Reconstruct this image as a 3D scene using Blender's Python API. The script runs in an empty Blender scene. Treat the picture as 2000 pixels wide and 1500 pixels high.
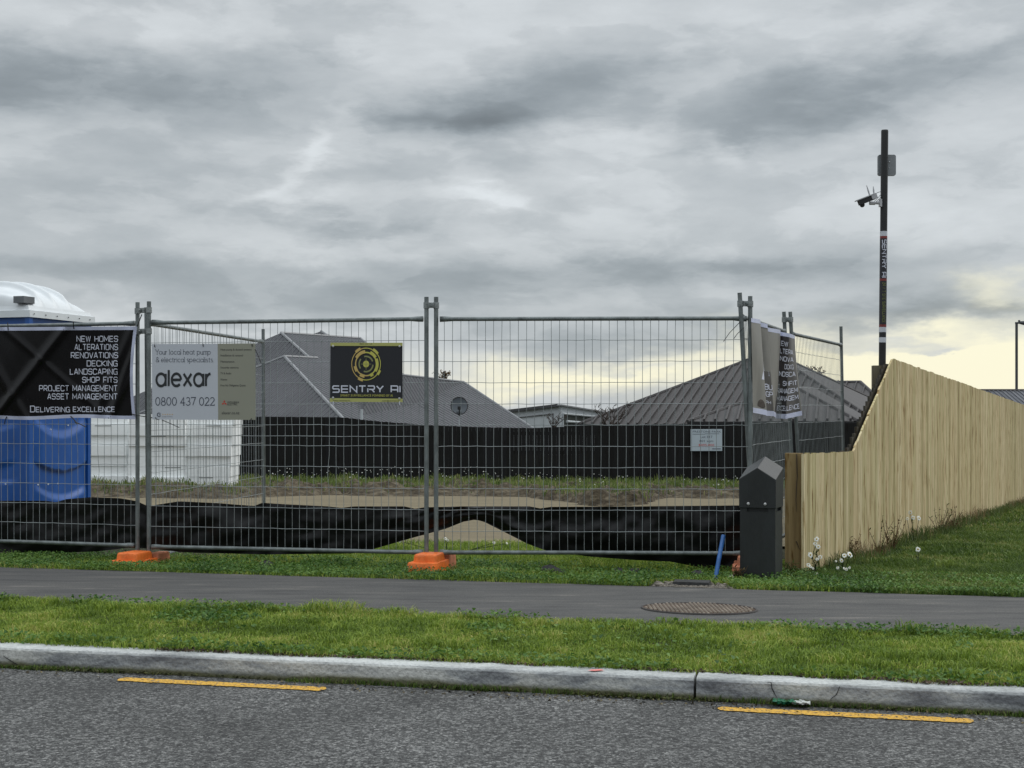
import bpy, math, random
import numpy as np
from mathutils import Vector, Matrix, noise as mnoise

R = math.radians
random.seed(7)
rng = np.random.default_rng(11)
SC = bpy.context.scene
COL = SC.collection

# ------------------------------------------------------------------ camera
EYE = 1.27          # metres above the road
F = 2700.0          # focal length in photo pixels (photo 2000 x 1500, horizon on row 800)
cam_d = bpy.data.cameras.new("Camera")
cam = bpy.data.objects.new("Camera", cam_d)
COL.objects.link(cam)
cam.location = (0, 0, EYE)
cam.rotation_euler = (R(90), 0, 0)
cam_d.sensor_width = 36
cam_d.lens = F / 2000 * 36
cam_d.shift_y = 50 / 2000
cam_d.clip_start = 0.05
cam_d.clip_end = 3000
SC.camera = cam

# ------------------------------------------------------------------ sun, world, exposure
SUN_EL, SUN_AZ = R(42), R(62)      # azimuth measured from +Y towards +X
sun_d = bpy.data.lights.new("Sun", 'SUN')
sun_d.energy = 1.0
sun_d.angle = R(25)
sun_d.color = (1.0, 0.96, 0.9)
sun = bpy.data.objects.new("Sun", sun_d)
COL.objects.link(sun)
_d = Vector((math.sin(SUN_AZ) * math.cos(SUN_EL), math.cos(SUN_AZ) * math.cos(SUN_EL), math.sin(SUN_EL)))
sun.rotation_euler = (-_d).to_track_quat('-Z', 'Y').to_euler()
sun.location = _d * 30

SC.view_settings.view_transform = 'Standard'
SC.view_settings.look = 'None'
SC.view_settings.exposure = 0.0
SC.view_settings.gamma = 1.0

world = bpy.data.worlds.new("World")
SC.world = world
world.use_nodes = True


def build_world():
    nt = world.node_tree
    N, L = nt.nodes, nt.links
    N.clear()
    out = N.new('ShaderNodeOutputWorld')
    bg = N.new('ShaderNodeBackground')
    bg.inputs['Strength'].default_value = 0.1
    L.new(bg.outputs[0], out.inputs[0])
    tc = N.new('ShaderNodeTexCoord')

    def put(sock, v):
        if hasattr(v, 'is_output'):
            L.new(v, sock)
        else:
            sock.default_value = v

    def m(op, a, b=0.0, c=0.0, clamp=False):
        n = N.new('ShaderNodeMath'); n.operation = op; n.use_clamp = clamp
        put(n.inputs[0], a); put(n.inputs[1], b)
        if len(n.inputs) > 2: put(n.inputs[2], c)
        return n.outputs[0]

    def vm(op, a, b=(0, 0, 0)):
        n = N.new('ShaderNodeVectorMath'); n.operation = op
        put(n.inputs[0], a); put(n.inputs[1], b)
        return n.outputs['Value'] if op in ('DOT_PRODUCT', 'LENGTH') else n.outputs[0]

    def smooth(v, a, b, o0=0.0, o1=1.0):
        n = N.new('ShaderNodeMapRange'); n.interpolation_type = 'SMOOTHSTEP'
        put(n.inputs[0], v); n.inputs[1].default_value = a; n.inputs[2].default_value = b
        n.inputs[3].default_value = o0; n.inputs[4].default_value = o1
        return n.outputs[0]

    def nz(vec, scale, detail, rough, color=False):
        n = N.new('ShaderNodeTexNoise'); L.new(vec, n.inputs['Vector'])
        n.inputs['Scale'].default_value = scale; n.inputs['Detail'].default_value = detail
        n.inputs['Roughness'].default_value = rough
        return n.outputs['Color' if color else 'Fac']
    d = vm('NORMALIZE', tc.outputs['Generated'])
    sep = N.new('ShaderNodeSeparateXYZ'); L.new(d, sep.inputs[0])
    az = m('ARCTAN2', sep.outputs[0], sep.outputs[1])
    el = m('ARCSINE', sep.outputs[2])
    comb = N.new('ShaderNodeCombineXYZ'); L.new(az, comb.inputs[0]); L.new(el, comb.inputs[1])
    stretched = vm('MULTIPLY', d, (1.0, 1.0, 2.9))
    warp = vm('SUBTRACT', nz(stretched, 7.0, 5, 0.55, True), (0.5, 0.5, 0.5))
    warp2 = vm('SUBTRACT', nz(stretched, 26.0, 5, 0.6, True), (0.5, 0.5, 0.5))
    ae = vm('ADD', comb.outputs[0], vm('MULTIPLY', warp, (0.14, 0.06, 0)))
    ae = vm('ADD', ae, vm('MULTIPLY', warp2, (0.04, 0.024, 0)))

    def ang(px, py):
        v = Vector(((px - 1000) / F, 1, (800 - py) / F)).normalized()
        return math.atan2(v.x, v.y), math.asin(v.z)

    def blobs(lst, start):
        acc = start
        for (px, py, sx, sy, rot, amp) in lst:
            a, e = ang(px, py)
            mp = N.new('ShaderNodeMapping'); mp.vector_type = 'TEXTURE'
            L.new(ae, mp.inputs[0])
            mp.inputs['Location'].default_value = (a, e, 0)
            mp.inputs['Rotation'].default_value = (0, 0, R(rot))
            mp.inputs['Scale'].default_value = (sx / F, sy / F, 1)
            v = m('EXPONENT', m('MULTIPLY', vm('DOT_PRODUCT', mp.outputs[0], mp.outputs[0]), -1.0))
            acc = m('MULTIPLY_ADD', v, amp, acc)
        return acc
    n1 = nz(stretched, 5.0, 7, 0.52)
    n2 = nz(stretched, 16.0, 6, 0.58)
    base = m('ADD', 0.772, m('MULTIPLY', m('SUBTRACT', n1, 0.5), 0.16))
    base = m('ADD', base, m('MULTIPLY', m('SUBTRACT', n2, 0.5), 0.12))
    # lumps with fairly crisp pale rims, and thin bright filaments where the deck thins
    lumpy = vm('ADD', stretched, vm('MULTIPLY', warp, (0.12, 0.12, 0.12)))
    lump = nz(lumpy, 10.0, 9, 0.56)
    base = m('ADD', base, smooth(lump, 0.43, 0.61, -0.020, 0.022))
    rim = m('SUBTRACT', 1.0, m('ABSOLUTE', m('MULTIPLY', m('SUBTRACT', lump, 0.52), 9.0)), clamp=True)
    base = m('ADD', base, m('MULTIPLY', m('POWER', rim, 1.6), 0.018))
    base = m('ADD', base, m('MULTIPLY', m('SUBTRACT', nz(lumpy, 34.0, 6, 0.6), 0.5), 0.035))
    s = blobs([
        (200, 165, 380, 62, 3, -0.15), (620, 150, 200, 60, 0, -0.04),
        (860, 222, 150, 48, 6, -0.10), (1110, 165, 350, 66, 12, -0.145), (960, 240, 190, 32, 3, -0.08),
        (1600, 195, 360, 52, 9, -0.15), (1900, 160, 200, 60, 0, -0.06),
        (250, 525, 480, 32, 0, -0.09), (900, 565, 700, 36, 2, -0.09), (200, 380, 260, 25, 0, -0.03),
        (645, 440, 75, 20, 6, -0.11), (780, 455, 110, 16, 0, -0.07), (470, 432, 110, 16, 0, -0.06),
        (1480, 545, 330, 34, -2, -0.08), (1250, 655, 380, 36, 0, -0.10), (1760, 615, 160, 30, 8, -0.13),
        (1960, 592, 70, 16, 0, -0.12), (1700, 520, 300, 25, 0, -0.04), (600, 620, 400, 30, 0, -0.05),
        (590, 310, 165, 20, 38, 0.10), (715, 240, 60, 26, 60, 0.07), (560, 395, 90, 22, 10, 0.07),
        (1430, 285, 60, 24, -15, 0.10), (1050, 350, 140, 34, 15, 0.07), (1230, 300, 130, 30, 0, 0.06),
        (950, 395, 100, 22, 0, 0.08), (1500, 400, 330, 60, 0, 0.03), (330, 60, 380, 36, 0, 0.05),
        (1500, 60, 700, 60, 0, 0.05), (1950, 430, 200, 60, 0, 0.03), (560, 500, 400, 22, 0, 0.04),
        (450, 640, 420, 22, 0, 0.07),
    ], base)
    yel = blobs([
        (1130, 738, 330, 30, 2, 1.15), (980, 712, 150, 22, 0, 0.4), (1010, 775, 260, 20, 0, 0.45), (1350, 690, 150, 22, 6, 0.55),
        (1830, 735, 300, 46, -3, 1.35), (1960, 690, 150, 50, 0, 0.9), (1560, 720, 90, 40, 0, 0.9),
        (1960, 570, 60, 22, 0, 0.6), (1820, 655, 120, 14, 12, 0.5), (2300, 720, 400, 60, 0, 1.0),
        (1830, 690, 60, 8, 10, -0.9), (1930, 715, 70, 9, 0, -0.55), (1250, 712, 120, 7, 2, -0.4), (1040, 752, 130, 7, 0, -0.3),
        (1740, 685, 90, 12, 0, -0.6),
    ], 0.0)
    yel = m('MULTIPLY', yel, m('ADD', 0.55, m('MULTIPLY', nz(stretched, 38.0, 5, 0.6), 0.65)), clamp=True)
    s = m('MINIMUM', m('MAXIMUM', s, 0.3), 0.93)

    def comb3(r, g, b):
        c = N.new('ShaderNodeCombineColor')
        put(c.inputs[0], r); put(c.inputs[1], g); put(c.inputs[2], b)
        return c.outputs[0]

    def mix(f, a, b):
        n = N.new('ShaderNodeMix'); n.data_type = 'RGBA'
        put(n.inputs[0], f); put(n.inputs[6], a); put(n.inputs[7], b)
        return n.outputs[2]
    # darker cloud reads bluer, lighter cloud near neutral
    k = smooth(s, 0.55, 0.85)
    rr = m('MULTIPLY', s, m('ADD', 0.945, m('MULTIPLY', k, 0.03)))
    bb = m('MULTIPLY', s, m('ADD', 1.035, m('MULTIPLY', k, -0.02)))
    grey = comb3(m('POWER', rr, 2.2), m('POWER', s, 2.2), m('POWER', bb, 2.2))
    cloud = mix(yel, grey, (1.0, 0.96, 0.73, 1))
    # an overcast sky is brighter overhead than near the horizon
    boost = m('ADD', 1.0, smooth(el, R(17.5), R(60), 0.0, 1.7))
    k10 = m('MULTIPLY', boost, 10.0)
    cl = N.new('ShaderNodeVectorMath'); cl.operation = 'SCALE'
    L.new(cloud, cl.inputs[0]); L.new(k10, cl.inputs['Scale'])
    sky = N.new('ShaderNodeTexSky'); sky.sky_type = 'NISHITA'
    sky.sun_disc = False; sky.sun_elevation = SUN_EL; sky.sun_rotation = SUN_AZ
    L.new(mix(0.95, sky.outputs[0], cl.outputs[0]), bg.inputs['Color'])


build_world()

# ------------------------------------------------------------------ helpers
U = Vector((0.973, -0.229, 0)).normalized()     # along the street, to the right and nearer
NN = Vector((0.229, 0.973, 0)).normalized()     # across the street, away from the camera


def at(px, py, Y):
    return Vector(((px - 1000) / F * Y, Y, EYE - (py - 800) / F * Y))


def colb(px, b, z=0.0):
    """point on street line b seen in photo column px"""
    k = (px - 1000) / F
    Y = b / (NN.x * k + NN.y)
    return Vector((k * Y, Y, z))


def gz(b):
    if b < 6.19: return 0.0
    if b < 9.02: return 0.1 + 0.01 * min(1, (b - 6.19) / 1.3)
    if b < 36: return 0.11 - 0.033 * (b - 9.02)
    return 0.11 - 0.033 * 26.98


def gxy(x, y): return gz(NN.x * x + NN.y * y)


class Plane:
    """upright plane through ground line p + t*d, offset o metres along its camera-facing normal"""
    def __init__(s, p, q, o=0.0, pz=None):
        s.p = Vector((p[0], p[1], 0)); q = Vector((q[0], q[1], 0))
        s.d = (q - s.p).normalized(); s.len = (q - s.p).length
        s.n = Vector((s.d.y, -s.d.x, 0))
        if s.n.y > 0: s.n = -s.n
        s.p = s.p + s.n * o

    def px(s, px, py, o=0.0):
        p = s.p + s.n * o
        k = (px - 1000) / F
        den = s.d.x - k * s.d.y
        t = (k * p.y - p.x) / den
        Y = p.y + t * s.d.y
        return Vector((k * Y, Y, EYE - (py - 800) / F * Y))


class MB:
    def __init__(s): s.v = []; s.f = []; s.uv = {}; s.tint = {}

    def add(s, vs, fs, tint=None):
        b = len(s.v)
        s.v += [Vector(v) for v in vs]
        for f in fs:
            if tint is not None: s.tint[len(s.f)] = tint
            s.f.append([b + i for i in f])
        return b

    def box(s, c, size, ax=None, tint=None, taper=1.0):
        c = Vector(c); hx, hy, hz = [x / 2 for x in size]
        X, Y, Z = ax if ax else (Vector((1, 0, 0)), Vector((0, 1, 0)), Vector((0, 0, 1)))
        vs = []
        for sz in (-1, 1):
            t = taper if sz > 0 else 1.0
            for sx, sy in ((-1, -1), (1, -1), (1, 1), (-1, 1)):
                vs.append(c + X * (sx * hx * t) + Y * (sy * hy * t) + Z * (sz * hz))
        s.add(vs, [(3, 2, 1, 0), (4, 5, 6, 7), (0, 1, 5, 4), (1, 2, 6, 5), (2, 3, 7, 6), (3, 0, 4, 7)], tint)

    def tube(s, pts, r, n=8, caps=True, tint=None):
        pts = [Vector(p) for p in pts]
        rs = r if isinstance(r, (list, tuple)) else [r] * len(pts)
        vs = []; prev = None
        for i, p in enumerate(pts):
            t = (pts[min(i + 1, len(pts) - 1)] - pts[max(i - 1, 0)]).normalized()
            if prev is None:
                a = Vector((0, 0, 1)) if abs(t.z) < 0.9 else Vector((1, 0, 0))
                x = t.cross(a).normalized()
            else:
                x = (prev - t * prev.dot(t)).normalized()
            prev = x; y = t.cross(x)
            for k in range(n):
                a = 2 * math.pi * k / n
                vs.append(p + (x * math.cos(a) + y * math.sin(a)) * rs[i])
        fs = []
        for i in range(len(pts) - 1):
            for k in range(n):
                k2 = (k + 1) % n
                fs.append((i * n + k, i * n + k2, (i + 1) * n + k2, (i + 1) * n + k))
        if caps:
            fs.append(tuple(range(n))[::-1]); fs.append(tuple(range((len(pts) - 1) * n, len(pts) * n)))
        s.add(vs, fs, tint)

    def ball(s, c, r, n=8, sq=(1, 1, 1), jit=0.0):
        c = Vector(c); vs = []; fs = []; m_ = n // 2 + 1
        for i in range(m_ + 1):
            th = math.pi * i / m_
            for k in range(n):
                a = 2 * math.pi * k / n
                j = 1 + random.uniform(-jit, jit)
                vs.append(c + Vector((math.sin(th) * math.cos(a) * sq[0], math.sin(th) * math.sin(a) * sq[1], math.cos(th) * sq[2])) * r * j)
        for i in range(m_):
            for k in range(n):
                k2 = (k + 1) % n
                fs.append((i * n + k, (i + 1) * n + k, (i + 1) * n + k2, i * n + k2))
        s.add(vs, fs)

    def prism(s, poly, ext):
        """poly: list of Vectors, ext: extrusion vector"""
        n = len(poly); ext = Vector(ext)
        vs = [Vector(p) for p in poly] + [Vector(p) + ext for p in poly]
        fs = [tuple(range(n))[::-1], tuple(range(n, 2 * n))]
        for i in range(n):
            j = (i + 1) % n
            fs.append((i, j, n + j, n + i))
        s.add(vs, fs)

    def grid(s, fn, nu, nv):
        b = len(s.v)
        for j in range(nv + 1):
            for i in range(nu + 1):
                s.v.append(Vector(fn(i / nu, j / nv)))
        for j in range(nv):
            for i in range(nu):
                a = b + j * (nu + 1) + i
                s.f.append([a, a + 1, a + nu + 2, a + nu + 1])


ORG = {}


def tag(o, label=None, cat=None, group=None, kind=None):
    if label: o['label'] = label
    if cat: o['category'] = cat
    if group: o['group'] = group
    if kind: o['kind'] = kind
    return o


def thing(name, label, cat, loc, group=None):
    o = bpy.data.objects.new(name, None)
    o.empty_display_size = 0.1
    COL.objects.link(o); o.location = loc
    ORG[o.name] = Vector(loc)
    return tag(o, label, cat, group)


def build(mb, name, mat, parent=None, origin=None, smooth=False, label=None):
    org = ORG[parent.name] if parent is not None else (Vector(origin) if origin is not None else Vector((0, 0, 0)))
    me = bpy.data.meshes.new(name)
    me.from_pydata([tuple(v - org) for v in mb.v], [], mb.f)
    if mb.tint:
        at_ = me.attributes.new('tint', 'FLOAT', 'FACE')
        at_.data.foreach_set('value', [mb.tint.get(i, 0.5) for i in range(len(mb.f))])
    if mb.uv:
        uvl = me.uv_layers.new(name='UVMap')
        for p in me.polygons:
            u = mb.uv.get(p.index)
            if u:
                for k, li in enumerate(p.loop_indices): uvl.data[li].uv = u[k]
    if smooth:
        me.polygons.foreach_set('use_smooth', [True] * len(me.polygons))
    me.materials.append(mat)
    me.update()
    o = bpy.data.objects.new(name, me)
    COL.objects.link(o)
    ORG[o.name] = org
    if parent is not None:
        o.parent = parent
    else:
        o.location = org
    if label: o['label'] = label
    return o


# ------------------------------------------------------------------ materials
def newmat(name):
    mt = bpy.data.materials.new(name); mt.use_nodes = True
    nt = mt.node_tree
    return mt, nt, nt.nodes, nt.links, nt.nodes['Principled BSDF']


def node(nt, typ, **kw):
    n = nt.nodes.new(typ)
    for k, v in kw.items():
        if k.startswith('i_'):
            n.inputs[k[2:].replace('_', ' ')].default_value = v
        else:
            setattr(n, k, v)
    return n


def ramp(nt, fac, stops):
    n = nt.nodes.new('ShaderNodeValToRGB')
    e = n.color_ramp.elements
    while len(e) > 1: e.remove(e[-1])
    e[0].position = stops[0][0]; e[0].color = (*stops[0][1], 1)
    for p, c in stops[1:]:
        x = e.new(p); x.color = (*c, 1)
    nt.links.new(fac, n.inputs[0])
    return n.outputs[0]


def simple(name, c, rough=0.6, var=0.15, scale=8.0, bump=0.0, bscale=80.0, metal=0.0, spec=0.5, stretch=(1, 1, 1), detail=5):
    mt, nt, N, L, P = newmat(name)
    tc = node(nt, 'ShaderNodeTexCoord')
    mp = node(nt, 'ShaderNodeMapping'); mp.inputs['Scale'].default_value = stretch
    L.new(tc.outputs['Object'], mp.inputs[0])
    nz = node(nt, 'ShaderNodeTexNoise'); nz.inputs['Scale'].default_value = scale; nz.inputs['Detail'].default_value = detail
    nz.inputs['Roughness'].default_value = 0.6
    L.new(mp.outputs[0], nz.inputs['Vector'])
    lo = [x * (1 - var) for x in c]; hi = [min(1, x * (1 + var)) for x in c]
    L.new(ramp(nt, nz.outputs['Fac'], [(0.3, lo), (0.7, hi)]), P.inputs['Base Color'])
    P.inputs['Roughness'].default_value = rough
    P.inputs['Metallic'].default_value = metal
    P.inputs['Specular IOR Level'].default_value = spec
    rr = node(nt, 'ShaderNodeMapRange'); rr.inputs[3].default_value = max(0, rough - 0.12); rr.inputs[4].default_value = min(1, rough + 0.12)
    L.new(nz.outputs['Fac'], rr.inputs[0]); L.new(rr.outputs[0], P.inputs['Roughness'])
    if bump:
        n2 = node(nt, 'ShaderNodeTexNoise'); n2.inputs['Scale'].default_value = bscale; n2.inputs['Detail'].default_value = 4
        L.new(mp.outputs[0], n2.inputs['Vector'])
        bp = node(nt, 'ShaderNodeBump'); bp.inputs['Strength'].default_value = bump; bp.inputs['Distance'].default_value = 0.01
        L.new(n2.outputs['Fac'], bp.inputs['Height']); L.new(bp.outputs[0], P.inputs['Normal'])
    return mt


M = {}
M['galv'] = simple('galvanised steel', (0.165, 0.185, 0.185), 0.45, 0.4, 14, 0.3, 120, metal=0.35, stretch=(1, 1, 0.5))
M['wire'] = simple('mesh wire', (0.25, 0.275, 0.28), 0.5, 0.25, 6, metal=0.2)
M['clamp'] = simple('cast clamp', (0.24, 0.26, 0.26), 0.55, 0.35, 40, 0.5, 150, metal=0.3)
M['orange'] = simple('orange plastic', (0.80, 0.17, 0.025), 0.5, 0.22, 14, 0.3, 90)
M['orange_dirty'] = simple('dusty orange plastic', (0.52, 0.19, 0.1), 0.7, 0.3, 18, 0.3, 90)
M['black'] = simple('matt black', (0.012, 0.012, 0.014), 0.6, 0.3, 5)
M['tie'] = simple('black nylon', (0.008, 0.008, 0.009), 0.45, 0.1)
M['white_sheet'] = simple('white sheet plastic', (0.62, 0.65, 0.68), 0.45, 0.05, 2)
M['white_hem'] = simple('white vinyl hem', (0.50, 0.53, 0.68), 0.45, 0.1, 6)
M['white_ink'] = simple('white ink', (0.62, 0.64, 0.74), 0.5, 0.05)
M['poly'] = simple('white polystyrene', (0.89, 0.91, 0.91), 0.7, 0.03, 3, 0.2, 60)
M['slot'] = simple('grey recess', (0.3, 0.31, 0.31), 0.8, 0.2)
M['pillar'] = simple('charcoal polymer', (0.013, 0.016, 0.017), 0.48, 0.35, 6, 0.15, 60, stretch=(1, 1, 0.3))
M['pillar_top'] = M['pillar']
M['blue_plastic'] = simple('blue polyethylene', (0.012, 0.088, 0.34), 0.38, 0.14, 3)
M['loo_white'] = simple('white polyethylene', (0.68, 0.71, 0.73), 0.4, 0.05, 4)
M['grey_vent'] = simple('grey vent', (0.13, 0.14, 0.15), 0.6, 0.1)
M['blue_pipe'] = simple('blue pipe', (0.025, 0.12, 0.36), 0.4, 0.2, 12)
M['bolt'] = simple('bright bolt', (0.5, 0.5, 0.5), 0.35, 0.1, metal=0.5)
M['rock'] = simple('dark stone', (0.03, 0.03, 0.03), 0.85, 0.5, 20, 0.6, 60)
M['grit'] = simple('pale stone', (0.17, 0.15, 0.125), 0.85, 0.6, 30, 0.4, 60)
M['pole'] = simple('black pole', (0.012, 0.013, 0.014), 0.5, 0.3, 9)
M['band_white'] = simple('white band', (0.55, 0.57, 0.62), 0.5, 0.08)
M['band_red'] = simple('red band', (0.20, 0.03, 0.026), 0.5, 0.1)
M['label_black'] = simple('label black', (0.016, 0.016, 0.022), 0.45, 0.1)
M['ink_lime'] = simple('lime ink', (0.15, 0.165, 0.05), 0.5, 0.2)
M['plate_grey'] = simple('grey plate', (0.23, 0.245, 0.26), 0.5, 0.08)
M['cam_grey'] = simple('camera grey', (0.42, 0.42, 0.44), 0.45, 0.1)
M['roof_cap'] = simple('pale flashing', (0.22, 0.225, 0.235), 0.5, 0.1)
M['black_fascia'] = simple('black fascia', (0.01, 0.01, 0.011), 0.6, 0.2)
M['house_white'] = simple('white render', (0.50, 0.53, 0.55), 0.7, 0.06, 2)
M['house_wall'] = simple('dark cladding', (0.05, 0.05, 0.055), 0.7, 0.2, 3)
M['glass'] = simple('dark window', (0.05, 0.055, 0.05), 0.15, 0.5, 1.5)
M['pipe_white'] = simple('pale pipe', (0.5, 0.54, 0.56), 0.5, 0.08)
M['dish'] = simple('dish grey', (0.085, 0.10, 0.115), 0.5, 0.1)
M['twig'] = simple('bark', (0.05, 0.038, 0.03), 0.9, 0.3, 20)
M['lamp'] = simple('lamp steel', (0.05, 0.055, 0.06), 0.5, 0.2)
M['petal'] = simple('white petals', (0.75, 0.77, 0.72), 0.6, 0.05)
M['yolk'] = simple('yellow disc', (0.6, 0.38, 0.03), 0.7, 0.1)
M['paint_pink'] = simple('marking paint', (0.75, 0.22, 0.2), 0.7, 0.2, 30)
M['litter_green'] = simple('green wrapper', (0.02, 0.16, 0.08), 0.4, 0.4, 30)
M['litter_white'] = simple('white wrapper', (0.5, 0.52, 0.5), 0.5, 0.2, 30)


def mat_road():
    mt, nt, N, L, P = newmat('chip seal')
    tc = node(nt, 'ShaderNodeTexCoord')
    v = node(nt, 'ShaderNodeTexVoronoi'); v.inputs['Scale'].default_value = 80; L.new(tc.outputs['Object'], v.inputs['Vector'])
    v2 = node(nt, 'ShaderNodeTexVoronoi'); v2.inputs['Scale'].default_value = 190; L.new(tc.outputs['Object'], v2.inputs['Vector'])
    big = node(nt, 'ShaderNodeTexNoise'); big.inputs['Scale'].default_value = 1.3; big.inputs['Detail'].default_value = 6; L.new(tc.outputs['Object'], big.inputs['Vector'])
    s = node(nt, 'ShaderNodeSeparateColor'); L.new(v.outputs['Color'], s.inputs[0])
    s2 = node(nt, 'ShaderNodeSeparateColor'); L.new(v2.outputs['Color'], s2.inputs[0])
    av = node(nt, 'ShaderNodeMath', operation='MULTIPLY_ADD'); L.new(s2.outputs[0], av.inputs[0]); av.inputs[1].default_value = 0.45
    hm = node(nt, 'ShaderNodeMath', operation='MULTIPLY'); L.new(s.outputs[0], hm.inputs[0]); hm.inputs[1].default_value = 0.55; L.new(hm.outputs[0], av.inputs[2])
    c = ramp(nt, av.outputs[0], [(0.12, (0.010, 0.010, 0.011)), (0.42, (0.042, 0.043, 0.044)), (0.66, (0.098, 0.10, 0.102)), (0.9, (0.24, 0.243, 0.245))])
    mx = node(nt, 'ShaderNodeMix', data_type='RGBA', blend_type='MULTIPLY'); mx.inputs[0].default_value = 1.0
    L.new(c, mx.inputs[6]); L.new(ramp(nt, big.outputs['Fac'], [(0.3, (0.73, 0.72, 0.69)), (0.7, (1.33, 1.31, 1.26))]), mx.inputs[7])
    L.new(mx.outputs[2], P.inputs['Base Color'])
    P.inputs['Roughness'].default_value = 0.85
    bp = node(nt, 'ShaderNodeBump'); bp.inputs['Strength'].default_value = 0.9; bp.inputs['Distance'].default_value = 0.006
    iv = node(nt, 'ShaderNodeMath', operation='MULTIPLY_ADD'); L.new(v.outputs['Distance'], iv.inputs[0]); iv.inputs[1].default_value = -1.2; L.new(s.outputs[1], iv.inputs[2])
    L.new(iv.outputs[0], bp.inputs['Height']); L.new(bp.outputs[0], P.inputs['Normal'])
    return mt


def mat_line():
    mt = mat_road(); mt.name = 'worn yellow paint'
    nt = mt.node_tree; P = nt.nodes['Principled BSDF']; L = nt.links
    src = P.inputs['Base Color'].links[0].from_socket
    tc = node(nt, 'ShaderNodeTexCoord')
    n = node(nt, 'ShaderNodeTexNoise'); n.inputs['Scale'].default_value = 70; n.inputs['Detail'].default_value = 5; L.new(tc.outputs['Object'], n.inputs['Vector'])
    mx = node(nt, 'ShaderNodeMix', data_type='RGBA')
    L.new(ramp(nt, n.outputs['Fac'], [(0.36, (0, 0, 0)), (0.44, (1, 1, 1))]), mx.inputs[0])
    L.new(src, mx.inputs[6])
    L.new(ramp(nt, n.outputs['Fac'], [(0.3, (0.48, 0.26, 0.03)), (0.7, (0.72, 0.42, 0.06))]), mx.inputs[7])
    L.new(mx.outputs[2], P.inputs['Base Color'])
    return mt


def mat_path():
    mt, nt, N, L, P = newmat('footpath asphalt')
    tc = node(nt, 'ShaderNodeTexCoord')
    a = node(nt, 'ShaderNodeTexNoise'); a.inputs['Scale'].default_value = 150; a.inputs['Detail'].default_value = 3; L.new(tc.outputs['Object'], a.inputs['Vector'])
    mp = node(nt, 'ShaderNodeMapping'); mp.inputs['Rotation'].default_value = (0, 0, R(13.2)); mp.inputs['Scale'].default_value = (0.7, 4.0, 1)
    L.new(tc.outputs['Object'], mp.inputs[0])
    b = node(nt, 'ShaderNodeTexNoise'); b.inputs['Scale'].default_value = 2.6; b.inputs['Detail'].default_value = 8; b.inputs['Roughness'].default_value = 0.65; L.new(mp.outputs[0], b.inputs['Vector'])
    c1 = ramp(nt, a.outputs['Fac'], [(0.32, (0.039, 0.038, 0.037)), (0.55, (0.065, 0.0635, 0.0615)), (0.75, (0.122, 0.118, 0.112))])
    mx = node(nt, 'ShaderNodeMix', data_type='RGBA', blend_type='MULTIPLY'); mx.inputs[0].default_value = 1.0
    L.new(c1, mx.inputs[6]); L.new(ramp(nt, b.outputs['Fac'], [(0.3, (0.5, 0.5, 0.51)), (0.47, (0.92, 0.92, 0.93)), (0.6, (1.2, 1.18, 1.15)), (0.68, (2.1, 2.0, 1.85))]), mx.inputs[7])
    L.new(mx.outputs[2], P.inputs['Base Color']); P.inputs['Roughness'].default_value = 0.8
    bp = node(nt, 'ShaderNodeBump'); bp.inputs['Strength'].default_value = 0.5; bp.inputs['Distance'].default_value = 0.004
    L.new(a.outputs['Fac'], bp.inputs['Height']); L.new(bp.outputs[0], P.inputs['Normal'])
    return mt


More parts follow.
